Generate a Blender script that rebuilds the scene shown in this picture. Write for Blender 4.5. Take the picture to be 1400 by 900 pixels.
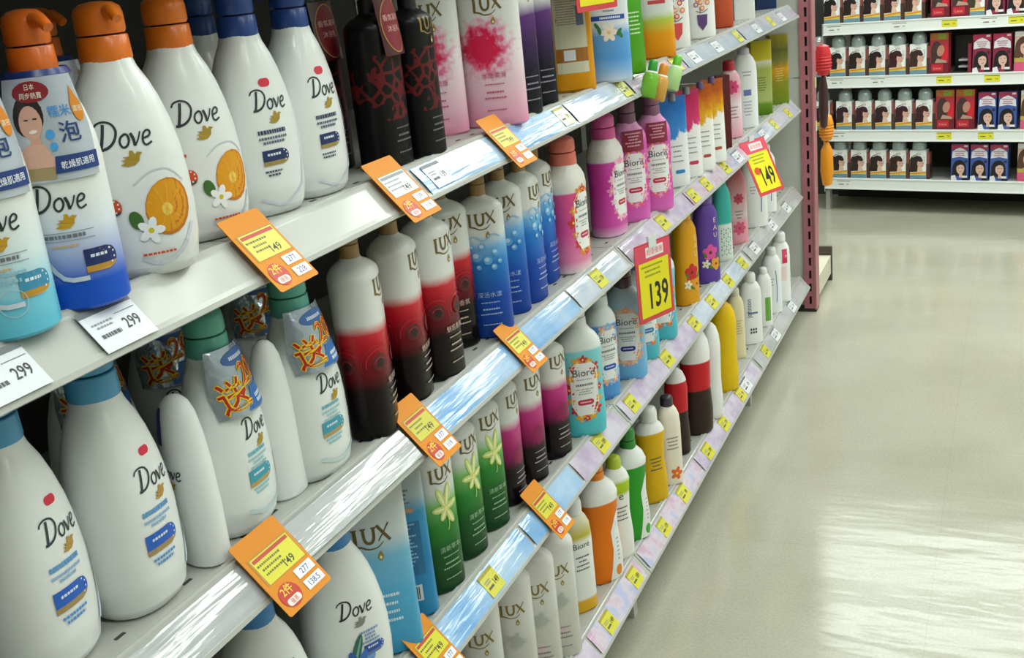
import bpy, math, random
import numpy as np
from mathutils import Vector, Matrix
from mathutils.geometry import tessellate_polygon
random.seed(7)
S=bpy.context.scene
for o in list(bpy.data.objects): bpy.data.objects.remove(o)
# ------------------------------------------------------------ camera
cd=bpy.data.cameras.new('camera'); cam=bpy.data.objects.new('camera',cd); S.collection.objects.link(cam)
cd.sensor_width=36; cd.lens=36*1550.8/1400; cd.clip_start=.02
cam.matrix_world=Matrix(((.91566871,-.03435905,.40046257,.73),(.38940604,.32265072,-.86270473,0),(-.09956782,.94589427,.30882079,1.37),(0,0,0,1)))
S.camera=cam
# ------------------------------------------------------------ world, exposure
W=bpy.data.worlds.new('world'); S.world=W; W.use_nodes=True
W.node_tree.nodes['Background'].inputs[0].default_value=(.93,1,.95,1); W.node_tree.nodes['Background'].inputs[1].default_value=.08
S.view_settings.view_transform='Standard'; S.view_settings.look='None'; S.view_settings.gamma=1; S.view_settings.use_curve_mapping=False
S.view_settings.exposure=0.0
# ------------------------------------------------------------ ceiling lamps (fluorescent troffers over the aisle, some added to brighten the end rack)
CEIL=2.9
LAMPS=[(1.0,.15),(1.0,1.5),(1.0,2.9),(1.0,4.2),(.7,5.3),(-.1,4.75),(1.9,4.4),(.45,6.45),(.45,7.35),(3.1,0.5),(3.1,3.0),(3.1,6.0)]  # fifth, sixth and seventh are unseen, added to brighten the end rack
LW,LD=1.9,.34
LAMP_POWER=17
# ------------------------------------------------------------ helpers
def lin(h):
    if not isinstance(h,str): return tuple(h)+(1,) if len(h)==3 else tuple(h)
    h=h.lstrip('#'); r=[int(h[i:i+2],16)/255 for i in (0,2,4)]
    return tuple(c/12.92 if c<=.04045 else ((c+.055)/1.055)**2.4 for c in r)+(1,)
MATS={}
def mat(col,rough=.4,metal=0,coat=0,bump=0,bscale=40,alpha=1,emit=0,trans=0,name=None):
    key=(col,rough,metal,coat,bump,bscale,alpha,emit,trans)
    if key in MATS: return MATS[key]
    m=bpy.data.materials.new(name or 'material'); m.use_nodes=True; n=m.node_tree; b=n.nodes['Principled BSDF']
    b.inputs['Base Color'].default_value=lin(col); b.inputs['Roughness'].default_value=rough; b.inputs['Metallic'].default_value=metal
    b.inputs['Coat Weight'].default_value=coat; b.inputs['Coat Roughness'].default_value=.08
    b.inputs['Alpha'].default_value=alpha; b.inputs['Transmission Weight'].default_value=trans
    if emit: b.inputs['Emission Color'].default_value=lin(col); b.inputs['Emission Strength'].default_value=emit
    # faint tone variation so that no surface is perfectly flat
    tc=n.nodes.new('ShaderNodeTexCoord'); no=n.nodes.new('ShaderNodeTexNoise'); no.inputs['Scale'].default_value=bscale
    n.links.new(tc.outputs['Object'],no.inputs['Vector'])
    if bump:
        bp=n.nodes.new('ShaderNodeBump'); bp.inputs['Strength'].default_value=bump; bp.inputs['Distance'].default_value=.004
        n.links.new(no.outputs['Fac'],bp.inputs['Height']); n.links.new(bp.outputs['Normal'],b.inputs['Normal'])
    else:
        mp=n.nodes.new('ShaderNodeMapRange'); mp.inputs[3].default_value=max(rough-.04,.02); mp.inputs[4].default_value=min(rough+.04,1)
        n.links.new(no.outputs['Fac'],mp.inputs[0]); n.links.new(mp.outputs[0],b.inputs['Roughness'])
    MATS[key]=m; return m
def bodymat(H,stops,blobs=(),rough=.3,wob=0,coat=.3,trans=0,lace=None,scale=18):
    """plastic whose printed colour changes with height (stops: fraction, colour); blobs: (y,z,radius,colour,distort,front_only)"""
    key=('b',H,tuple(stops),tuple(blobs),rough,wob,lace)
    if key in MATS: return MATS[key]
    m=bpy.data.materials.new('printed_plastic'); m.use_nodes=True; n=m.node_tree; N=n.nodes.new; L=n.links.new; b=n.nodes['Principled BSDF']
    b.inputs['Roughness'].default_value=rough; b.inputs['Specular IOR Level'].default_value=.22; b.inputs['Coat Weight'].default_value=coat*.25; b.inputs['Coat Roughness'].default_value=.1; b.inputs['Transmission Weight'].default_value=trans
    tc=N('ShaderNodeTexCoord'); sep=N('ShaderNodeSeparateXYZ'); L(tc.outputs['Object'],sep.inputs[0])
    no=N('ShaderNodeTexNoise'); no.inputs['Scale'].default_value=scale; no.inputs['Detail'].default_value=4; L(tc.outputs['Object'],no.inputs['Vector'])
    def math(op,a,c):
        x=N('ShaderNodeMath'); x.operation=op
        for i,q in enumerate((a,c)):
            if isinstance(q,(int,float)): x.inputs[i].default_value=q
            else: L(q,x.inputs[i])
        return x.outputs[0]
    w=math('MULTIPLY',math('SUBTRACT',no.outputs['Fac'],.5),wob)
    t=math('ADD',math('DIVIDE',sep.outputs['Z'],H),w)
    cr=N('ShaderNodeValToRGB'); L(t,cr.inputs[0]); e=cr.color_ramp.elements
    st=list(stops)
    while len(e)<len(st): e.new(.5)
    while len(e)>max(len(st),1) and len(e)>1: e.remove(e[-1])
    for i,(p,c) in enumerate(st): e[i].position=p; e[i].color=lin(c)
    col=cr.outputs[0]
    def mix(col,fac,c):
        x=N('ShaderNodeMix'); x.data_type='RGBA'; L(fac,x.inputs[0]); L(col,x.inputs[6]); x.inputs[7].default_value=lin(c); return x.outputs[2]
    for (y,z,r,c,dist,front) in blobs:
        cm=N('ShaderNodeCombineXYZ'); L(sep.outputs['Y'],cm.inputs[1]); L(sep.outputs['Z'],cm.inputs[2])
        vd=N('ShaderNodeVectorMath'); vd.operation='DISTANCE'; L(cm.outputs[0],vd.inputs[0]); vd.inputs[1].default_value=(0,y,z)
        n2=N('ShaderNodeTexNoise'); n2.inputs['Scale'].default_value=90; n2.inputs['Detail'].default_value=3; L(cm.outputs[0],n2.inputs['Vector'])
        d=math('ADD',vd.outputs['Value'],math('MULTIPLY',math('SUBTRACT',n2.outputs['Fac'],.5),dist*r))
        mr=N('ShaderNodeMapRange'); L(d,mr.inputs[0]); mr.inputs[1].default_value=r*.6; mr.inputs[2].default_value=r*1.05; mr.inputs[3].default_value=1; mr.inputs[4].default_value=0
        f=mr.outputs[0]
        if front: f=math('MULTIPLY',f,math('GREATER_THAN',sep.outputs['X'],0.0))
        col=mix(col,f,c)
    if lace:
        z0,z1,c=lace
        vo=N('ShaderNodeTexVoronoi'); vo.feature='DISTANCE_TO_EDGE'; vo.inputs['Scale'].default_value=55; L(tc.outputs['Object'],vo.inputs['Vector'])
        f=math('LESS_THAN',vo.outputs['Distance'],.11)
        f=math('MULTIPLY',f,math('MULTIPLY',math('GREATER_THAN',t,z0),math('LESS_THAN',t,z1)))
        f=math('MULTIPLY',f,math('GREATER_THAN',no.outputs['Fac'],.46))
        col=mix(col,f,c)
    L(col,b.inputs['Base Color']); MATS[key]=m; return m
def link(o,parent=None):
    S.collection.objects.link(o)
    if parent is not None: o.parent=parent
    return o
def mesh(name,v,f,mats,parent=None,smooth=False,mi=None):
    me=bpy.data.meshes.new(name); me.from_pydata([tuple(map(float,p)) for p in v],[],f)
    for m in (mats if isinstance(mats,(list,tuple)) else [mats]): me.materials.append(m)
    if mi is not None: me.polygons.foreach_set('material_index',mi)
    if smooth: me.polygons.foreach_set('use_smooth',[True]*len(me.polygons))
    me.update(); return link(bpy.data.objects.new(name,me),parent)
def empty(name,loc=(0,0,0),rz=0):
    o=bpy.data.objects.new(name,None); o.empty_display_size=.02; o.location=loc; o.rotation_euler[2]=rz; return link(o)
def tag(o,label,cat,group=None):
    o['label']=label; o['category']=cat
    if group: o['group']=group
    return o
class MB:
    def __init__(s): s.v=[];s.f=[]
    def box(s,x0,x1,y0,y1,z0,z1):
        n=len(s.v); s.v+=[(x,y,z) for z in (z0,z1) for y in (y0,y1) for x in (x0,x1)]
        s.f+=[tuple(n+i for i in q) for q in ((0,2,3,1),(4,5,7,6),(0,1,5,4),(2,6,7,3),(0,4,6,2),(1,3,7,5))]; return s
    def extr_y(s,prof,y0,y1):
        n=len(s.v);k=len(prof); s.v+=[(x,y0,z) for x,z in prof]+[(x,y1,z) for x,z in prof]
        s.f+=[(n+i,n+(i+1)%k,n+k+(i+1)%k,n+k+i) for i in range(k)]+[tuple(n+i for i in range(k))[::-1],tuple(n+k+i for i in range(k))]; return s
    def extr_z(s,prof,z0,z1):
        n=len(s.v);k=len(prof); s.v+=[(x,y,z0) for x,y in prof]+[(x,y,z1) for x,y in prof]
        s.f+=[(n+i,n+(i+1)%k,n+k+(i+1)%k,n+k+i) for i in range(k)]+[tuple(n+i for i in range(k))[::-1],tuple(n+k+i for i in range(k))]; return s
    def lathe(s,prof,seg=24,c=(0,0),cap=True):
        n=len(s.v)
        for r,z in prof:
            for i in range(seg):
                a=2*math.pi*i/seg; s.v.append((c[0]+r*math.cos(a),c[1]+r*math.sin(a),z))
        for j in range(len(prof)-1):
            for i in range(seg):
                s.f.append((n+j*seg+i,n+j*seg+(i+1)%seg,n+(j+1)*seg+(i+1)%seg,n+(j+1)*seg+i))
        if cap: s.f+=[tuple(n+i for i in range(seg))[::-1],tuple(n+(len(prof)-1)*seg+i for i in range(seg))]
        return s
    def tube(s,pts,r,seg=8):
        pts=[Vector(p) for p in pts]; n=len(s.v)
        rs=r if isinstance(r,(list,tuple)) else [r]*len(pts)
        for i,p in enumerate(pts):
            t=(pts[min(i+1,len(pts)-1)]-pts[max(i-1,0)]).normalized(); a=t.orthogonal().normalized(); b=t.cross(a)
            if i: # keep frames aligned
                a=(pa-t*pa.dot(t)).normalized(); b=t.cross(a)
            pa=a
            for k in range(seg):
                an=2*math.pi*k/seg; s.v.append(tuple(p+(a*math.cos(an)+b*math.sin(an))*rs[i]))
        for j in range(len(pts)-1):
            for k in range(seg): s.f.append((n+j*seg+k,n+j*seg+(k+1)%seg,n+(j+1)*seg+(k+1)%seg,n+(j+1)*seg+k))
        s.f+=[tuple(n+i for i in range(seg))[::-1],tuple(n+(len(pts)-1)*seg+i for i in range(seg))]; return s
    def build(s,name,m,parent=None,smooth=False): return mesh(name,s.v,s.f,m,parent,smooth)
def autosmooth(o,ang=40):
    me=o.data
    me.polygons.foreach_set('use_smooth',[True]*len(me.polygons))
    me.set_sharp_from_angle(angle=math.radians(ang)); return o
# ------------------------------------------------------------ flat print (lettering, logos, pictures) laid onto a surface by a mapper(u,v,off)->point
TXT={}
def text2d(s,bold=0):
    key=(s,bold)
    if key not in TXT:
        c=bpy.data.curves.new('lettering','FONT'); c.body=s; c.offset=bold; c.resolution_u=2; o=bpy.data.objects.new('lettering',c); S.collection.objects.link(o)
        bpy.context.view_layer.update(); ev=o.evaluated_get(bpy.context.evaluated_depsgraph_get()); me=ev.to_mesh()
        v=np.array([(p.co.x,p.co.y) for p in me.vertices]) if len(me.vertices) else np.zeros((0,2)); f=[tuple(p.vertices) for p in me.polygons]
        ev.to_mesh_clear(); bpy.data.objects.remove(o); bpy.data.curves.remove(c)
        if len(v): v=v-[(v[:,0].min()+v[:,0].max())/2,v[:,1].min()]; v=v/max(v[:,1].max(),1e-6)
        TXT[key]=(v,f)
    return TXT[key]
class Print:
    def __init__(s,mapper,eps=.0003): s.map=mapper;s.v=[];s.f=[];s.mi=[];s.mats=[];s.eps=eps;s.k=0;s.hold=False;s.curved=False
    def _m(s,m):
        m=mat(m,.45) if isinstance(m,str) else m
        if m not in s.mats: s.mats.append(m)
        return s.mats.index(m)
    def add(s,pts,faces,m):
        s.k+=0 if s.hold else 1; off=s.eps+min(s.k,40)*.00004; n=len(s.v); i=s._m(m)
        s.v+=[s.map(u,v,off) for u,v in pts]; s.f+=[tuple(n+q for q in f) for f in faces]; s.mi+=[i]*len(faces)
    def poly(s,pts,m):
        tr=tessellate_polygon([[Vector((u,v,0)) for u,v in pts]])
        out=[]
        for t in tr:
            a,b,c=[pts[i] for i in t]
            out.append(t if (b[0]-a[0])*(c[1]-a[1])-(b[1]-a[1])*(c[0]-a[0])>0 else t[::-1])
        s.add(pts,out,m)
    def rect(s,u0,u1,v0,v1,m,nu=6,nv=2,sh=0):
        pts=[(u0+(u1-u0)*i/nu+sh*(v0+(v1-v0)*j/nv-v0),v0+(v1-v0)*j/nv) for j in range(nv+1) for i in range(nu+1)]
        s.add(pts,[(j*(nu+1)+i,j*(nu+1)+i+1,(j+1)*(nu+1)+i+1,(j+1)*(nu+1)+i) for j in range(nv) for i in range(nu)],m)
    def ell(s,u,v,a,b,m,rot=0,seg=18,half=None):
        pts=[(u,v)];R=3; c,sn=math.cos(rot),math.sin(rot)
        for r in range(1,R+1):
            for i in range(seg):
                t=2*math.pi*i/seg; x,y=a*r/R*math.cos(t),b*r/R*math.sin(t); pts.append((u+x*c-y*sn,v+x*sn+y*c))
        f=[(0,1+i,1+(i+1)%seg) for i in range(seg)]
        for r in range(R-1):
            f+=[(1+r*seg+i,1+(r+1)*seg+i,1+(r+1)*seg+(i+1)%seg,1+r*seg+(i+1)%seg) for i in range(seg)]
        s.add(pts,f,m)
    def ring(s,u,v,a,b,w,m,seg=18):
        s.stroke([(u+a*math.cos(2*math.pi*i/seg),v+b*math.sin(2*math.pi*i/seg)) for i in range(seg+1)],w,m)
    def stroke(s,pts,w,m,smooth=True):
        if smooth and len(pts)>2:
            q=[]; P=[pts[0]]+list(pts)+[pts[-1]]
            for i in range(1,len(P)-2):
                for t in (0,.33,.67):
                    p0,p1,p2,p3=P[i-1],P[i],P[i+1],P[i+2]
                    q.append(tuple(.5*((2*p1[k])+(-p0[k]+p2[k])*t+(2*p0[k]-5*p1[k]+4*p2[k]-p3[k])*t*t+(-p0[k]+3*p1[k]-3*p2[k]+p3[k])*t**3) for k in (0,1)))
            q.append(pts[-1]); pts=q
        n=len(pts); out=[]
        for i,p in enumerate(pts):
            a=pts[max(i-1,0)]; b=pts[min(i+1,n-1)]; dx,dy=b[0]-a[0],b[1]-a[1]; l=math.hypot(dx,dy) or 1
            ww=(w if not isinstance(w,tuple) else w[0]+(w[1]-w[0])*i/(n-1))/2
            out+=[(p[0]-dy/l*ww,p[1]+dx/l*ww),(p[0]+dy/l*ww,p[1]-dx/l*ww)]
        s.add(out,[(2*i,2*i+1,2*i+3,2*i+2) for i in range(n-1)],m)
    def text(s,t,u,v,h,m,sh=0,sx=1,rot=0,bold=0):
        V,F=text2d(t,bold)
        if not len(V): return
        c,sn=math.cos(rot),math.sin(rot); pts=[]; e0=s.eps; s.eps+=min(3.2*h*h,.0008) if s.curved else 0
        for x,y in V:
            x=(x+sh*y)*sx*h;y*=h; pts.append((u+x*c-y*sn,v+x*sn+y*c))
        s.add(pts,F,m); s.eps=e0
    def fine(s,u,v,w,n,m,h=.0022,gap=.0042,align=0):
        s.k+=1; s.hold=True
        for i in range(n):
            x=-w/2; e=w/2*(1 if i%3==0 else random.uniform(.55,.95)); 
            if align: x=-w/2
            else: x=-e
            while x<e:
                l=random.uniform(.0018,.0038); s.rect(u+x,u+min(x+l,e),v-i*gap,v-i*gap+h,m,1,1); x+=l+.0009
        s.hold=False
    def band(s,rows,m,nu=6,nv=3):
        """rows: (v,u_left,u_right) from bottom to top, filled with a fine grid"""
        V=[r[0] for r in rows]; vs=sorted(set(V+[V[i]+(V[i+1]-V[i])*j/nv for i in range(len(V)-1) for j in range(nv)])); pts=[]
        for v in vs:
            a=float(np.interp(v,V,[r[1] for r in rows])); b=float(np.interp(v,V,[r[2] for r in rows])); pts+=[(a+(b-a)*i/nu,v) for i in range(nu+1)]
        s.add(pts,[(j*(nu+1)+i,j*(nu+1)+i+1,(j+1)*(nu+1)+i+1,(j+1)*(nu+1)+i) for j in range(len(vs)-1) for i in range(nu)],m)
    def pill(s,u,v,w,h,m):
        r=h/2; s.band([(v+y,u-(w/2-r)-math.sqrt(max(r*r-y*y,0)),u+(w/2-r)+math.sqrt(max(r*r-y*y,0))) for y in [r*math.sin(math.radians(-90+22.5*i)) for i in range(9)]],m,6,1)
    def build(s,name,parent):
        if s.f: return mesh(name,s.v,s.f,s.mats,parent,False,s.mi)
def dove(p,u,v,s,m='#2b3138',bird='#a98b2c'):
    u-=1.0*s
    T=lambda L:[(u+(x+.12*y)*s,v+y*s) for x,y in L]
    p.stroke(T([(.12,.02),(.2,.5),(.24,.95)]),.12*s,m); p.stroke(T([(-.12,.8),(-.02,.97),(.25,1.04),(.55,.93),(.7,.65),(.62,.3),(.4,.08),(.12,.0),(0,.03)]),(.07*s,.12*s),m)
    p.stroke(T([(1.0,.5),(.86,.4),(.82,.2),(.93,.02),(1.08,.06),(1.16,.26),(1.1,.46),(.98,.51)]),.085*s,m)
    p.stroke(T([(1.22,.52),(1.32,.3),(1.38,.03)]),.115*s,m); p.stroke(T([(1.38,.03),(1.5,.25),(1.58,.54)]),.06*s,m)
    p.stroke(T([(1.68,.26),(1.9,.32),(1.96,.46),(1.84,.55),(1.7,.42),(1.68,.15),(1.8,.0),(2.02,.1)]),.08*s,m)
    if bird:
        q=lambda L:[(u+(.75+x*.8)*s,v+(-.72+y*.62)*s) for x,y in L]
        p.poly(q([(-.05,.12),(.3,0),(.62,.05),(.85,.3),(.9,.62),(1.05,.75),(.82,.85),(.68,.7),(.6,.95),(.45,.95),(.4,.6),(.1,.62),(.3,.45),(0,.42),(.22,.28)]),bird)
def lux(p,u,v,s,m='#6a5a2c',drop='#9a8338'):
    u-=.95*s; T=lambda L:[(u+x*s,v+y*s) for x,y in L]
    p.stroke(T([(0,1),(.02,.5),(0,.06)]),.2*s,m); p.stroke(T([(-.06,.04),(.3,-.02),(.7,-.2),(1.2,-.16),(1.55,.12)]),(.13*s,.05*s),m)
    p.stroke(T([(.5,.98),(.52,.45),(.65,.18),(.9,.16),(1.06,.4),(1.08,.98)]),.17*s,m)
    p.stroke(T([(1.28,1.08),(1.62,.6),(1.95,.15)]),.17*s,m,False); p.stroke(T([(1.95,1.15),(1.6,.62),(1.3,.2)]),.08*s,m,False); p.rect(u-.16*s,u+.16*s,v+.94*s,v+1.02*s,m,1,1); p.rect(u+.36*s,u+.66*s,v+.94*s,v+1.02*s,m,1,1); p.rect(u+.94*s,u+1.22*s,v+.94*s,v+1.02*s,m,1,1)
    if drop:
        p.poly(T([(1.3,-.35),(1.42,-.55),(1.46,-.75),(1.36,-.92),(1.22,-.92),(1.12,-.75),(1.17,-.55)]),drop); p.ell(*T([(1.29,-.74)])[0],.07*s,.1*s,'#e8e0c0',0,8)
def flower(p,u,v,r,pet,cen,n=5,rot=0,asp=.42):
    h0=p.hold; p.k+=0 if h0 else 1; p.hold=True
    for i in range(n):
        a=rot+2*math.pi*i/n; p.ell(u+math.cos(a)*r*.58,v+math.sin(a)*r*.58,r*.5,r*asp*.75,pet,a,10)
    p.k+=1; p.ell(u,v,r*.22,r*.22,cen,0,8); p.hold=h0
    if h0: p.k-=1
def portrait(p,u,v,s,hair='#241a1c',skin='#d9a894',top=None,side=0):
    """simple generic head with long hair, s = head height"""
    p.ell(u-.1*s*side,v-.05*s,.62*s,.78*s,hair); p.poly([(u-.62*s,v-.1*s),(u-.7*s,v-1.0*s),(u-.3*s,v-1.0*s),(u-.1*s,v-.2*s)],hair)
    if not side: p.poly([(u+.15*s,v-.2*s),(u+.3*s,v-1.0*s),(u+.66*s,v-1.0*s),(u+.62*s,v-.1*s)],hair)
    p.rect(u+.0*s,u+.28*s,v-.95*s,v-.3*s,skin,1,1)
    p.ell(u+.1*s,v-.12*s,.36*s,.5*s,skin); p.poly([(u-.28*s,v+.1*s),(u-.2*s,v+.42*s),(u+.2*s,v+.5*s),(u+.45*s,v+.2*s),(u+.1*s,v+.3*s)],hair)
    p.rect(u-.08*s,u+.04*s,v-.06*s,v-.01*s,'#3a2a28',1,1); p.rect(u+.2*s,u+.32*s,v-.06*s,v-.01*s,'#3a2a28',1,1); p.rect(u+.05*s,u+.22*s,v-.4*s,v-.34*s,'#b34a50',1,1)
def quadmap(P0,P1,P2,P3):
    """P0 lower left, P1 lower right, P2 upper right, P3 upper left; u,v in metres from the centre of a w x h card"""
    P0,P1,P2,P3=[Vector(p) for p in (P0,P1,P2,P3)]; n=(P1-P0).cross(P3-P0).normalized(); w=(P1-P0).length; h=(P3-P0).length
    def f(u,v,off):
        a=u/w+.5;b=v/h+.5; return tuple((P0*(1-a)+P1*a)*(1-b)+(P3*(1-a)+P2*a)*b+n*off)
    return f,n,w,h
def card(name,P0,P1,P2,P3,m,parent,th=.0006,rad=0):
    f,n,w,h=quadmap(P0,P1,P2,P3)
    if rad:
        pts=[]
        for cx,cy,a0 in ((w/2-rad,h/2-rad,0),(-w/2+rad,h/2-rad,90),(-w/2+rad,-h/2+rad,180),(w/2-rad,-h/2+rad,270)):
            for i in range(5):
                a=math.radians(a0+22.5*i); pts.append((cx+rad*math.cos(a),cy+rad*math.sin(a)))
    else: pts=[(-w/2,-h/2),(w/2,-h/2),(w/2,h/2),(-w/2,h/2)]
    k=len(pts); v=[f(u,q,0) for u,q in pts]+[f(u,q,-th) for u,q in pts]
    o=mesh(name,v,[tuple(range(k)),tuple(range(2*k-1,k-1,-1))]+[(i,i+k,(i+1)%k+k,(i+1)%k) for i in range(k)],m,parent)
    return o,f,w,h
# ------------------------------------------------------------ lofted bottles
PROF=dict(
 tear=([(0,.74,.7),(.012,.82,.8),(.05,.9,.92),(.15,.97,1),(.3,1,1),(.45,.985,1),(.58,.935,.97),(.7,.845,.92),(.8,.735,.85),(.88,.615,.78),(.95,.47,.74),(1,.41,.72)],2.3),
 tube=([(0,.92,.92),(.015,1,1),(.62,1,1),(.72,.95,.95),(.82,.83,.83),(.92,.65,.65),(1,.55,.55)],2),
 lux=([(0,.92,.92),(.012,1,1),(.45,1,1),(.895,1,1),(.915,.985,.985),(.93,.93,.94),(.955,.76,.8),(.975,.54,.6),(.988,.37,.44),(1,.32,.4)],2.4),
 bio=([(0,.88,.88),(.015,.96,.96),(.15,1,1),(.45,.95,.95),(.7,.98,.98),(.8,1,1),(.87,.95,.95),(.93,.78,.82),(.97,.58,.7),(1,.5,.66)],2.3),
 pouch=([(0,.97,.75),(.02,1,.95),(.1,1,1),(.3,.99,.9),(.55,.98,.66),(.78,.98,.36),(.93,.98,.1),(1,.98,.03)],2.6),
 box=([(0,1,1),(.5,1,1),(1,1,1)],14),
 slim=([(0,.9,.9),(.015,1,1),(.4,.98,.98),(.75,.97,.97),(.87,.9,.9),(.94,.72,.75),(1,.45,.5)],2.5),
 round=([(0,.85,.85),(.02,.96,.96),(.2,1,1),(.42,.9,.92),(.6,.93,.95),(.75,.95,.97),(.86,.85,.88),(.94,.62,.65),(.985,.3,.32),(1,.05,.05)],2),
 tottle=([(0,.9,.9),(.015,1,1),(.35,1,1),(.6,.92,.95),(.78,.8,.85),(.9,.64,.72),(.96,.48,.55),(.99,.28,.34),(1,.1,.12)],2.2),
 waist=([(0,.9,.9),(.02,1,1),(.25,1,1),(.5,.85,.9),(.7,.9,.95),(.85,.98,1),(.93,.8,.85),(1,.45,.6)],2.2),
)
def profile(kind,w=1,d=1):
    P,n=PROF[kind]
    if kind=='tear': # the neck of the flattened bottle is round
        r=w*.41; P=[(t,a,b if t<.45 else (r+(d-r)*(a-.41)/(.985-.41))/d) for t,a,b in P]
    T=[p[0] for p in P]
    # smooth resample for curvy kinds
    if kind!='box':
        ts=sorted(set(list(np.linspace(0,1,19))+T)); return [(t,float(np.interp(t,T,[p[1] for p in P])),float(np.interp(t,T,[p[2] for p in P]))) for t in ts],n
    return P,n
def loft(name,kind,w,d,h,m,parent,z0=0,seg=28):
    P,n=profile(kind,w,d); v=[];f=[]
    for t,sw,sd in P:
        for i in range(seg):
            a=2*math.pi*(i+.5)/seg; c,s=math.cos(a),math.sin(a); e=2/n
            v.append((d/2*sd*math.copysign(abs(c)**e,c),w/2*sw*math.copysign(abs(s)**e,s),z0+t*h))
    k=len(P)
    for j in range(k-1):
        for i in range(seg): f.append((j*seg+i,j*seg+(i+1)%seg,(j+1)*seg+(i+1)%seg,(j+1)*seg+i))
    f+=[tuple(range(seg))[::-1],tuple((k-1)*seg+i for i in range(seg))]
    return autosmooth(mesh(name,v,f,m,parent),35)
def bottlemap(kind,w,d,h):
    P,n=profile(kind,w,d); T=[p[0] for p in P];SW=[p[1] for p in P];SD=[p[2] for p in P]; e=2/n
    th=np.linspace(0,math.pi*.98,120); ct=np.sign(np.cos(th))*np.abs(np.cos(th))**e; st=np.abs(np.sin(th))**e
    def f(u,v,off,_c={}):
        q=round(v*2000)
        if q not in _c:
            t=min(max(v/h,0),1); a=d/2*np.interp(t,T,SD); b=w/2*np.interp(t,T,SW); x=a*ct;y=b*st
            _c[q]=(np.concatenate([[0],np.cumsum(np.hypot(np.diff(x),np.diff(y)))]),x,y)
        L,x,y=_c[q]; au=min(abs(u),L[-1]); X=float(np.interp(au,L,x));Y=float(np.interp(au,L,y))
        i=min(max(int(np.searchsorted(L,au)),1),119); tx,ty=x[i]-x[i-1],y[i]-y[i-1]; l=math.hypot(tx,ty) or 1; nx,ny=ty/l,-tx/l
        sg=1 if u>=0 else -1
        return (X+nx*off,(Y+ny*off)*sg,v)
    return f
def pump(parent,z,m,r=.021,ang=0,head=True,nz=.032,ch=.02):
    """screw collar and push head with short spout, ang = direction of the spout"""
    c=autosmooth(MB().lathe([(r*1.0,z-.002),(r*1.03,z),(r*.99,z+ch-.001),(r*.95,z+ch)]).build('collar',m,parent))
    if not head: return
    z1=z+ch+.0015
    MB().lathe([(r*.7,z1-.004),(r*.7,z1+.002)],16).build('pump_stem',mat('#1a1a20',.6),parent)
    hd=autosmooth(MB().lathe([(r*.9,z1),(r*.97,z1+.003),(r*.96,z1+.017),(r*.88,z1+.023),(r*.62,z1+.027),(r*.2,z1+.0285)]).build('pump_head',m,parent),50)
    c_,s_=math.cos(ang),math.sin(ang); zz=z1+.016
    autosmooth(MB().tube([(c_*r*.5,s_*r*.5,zz+.002),(c_*(r+.006),s_*(r+.006),zz+.003),(c_*nz,s_*nz,zz-.001),(c_*(nz+.004),s_*(nz+.004),zz-.004)],[.007,.0062,.005,.0045],10).build('nozzle',m,hd),50)
def cap(parent,z,m,r,h,dome=.35,name='cap'):
    return autosmooth(MB().lathe([(r*.98,z-.001),(r,z+.002),(r*.97,z+h*(1-dome)),(r*.85,z+h*(1-dome*.4)),(r*.5,z+h*.96),(r*.1,z+h)]).build(name,m,parent),50)
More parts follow.
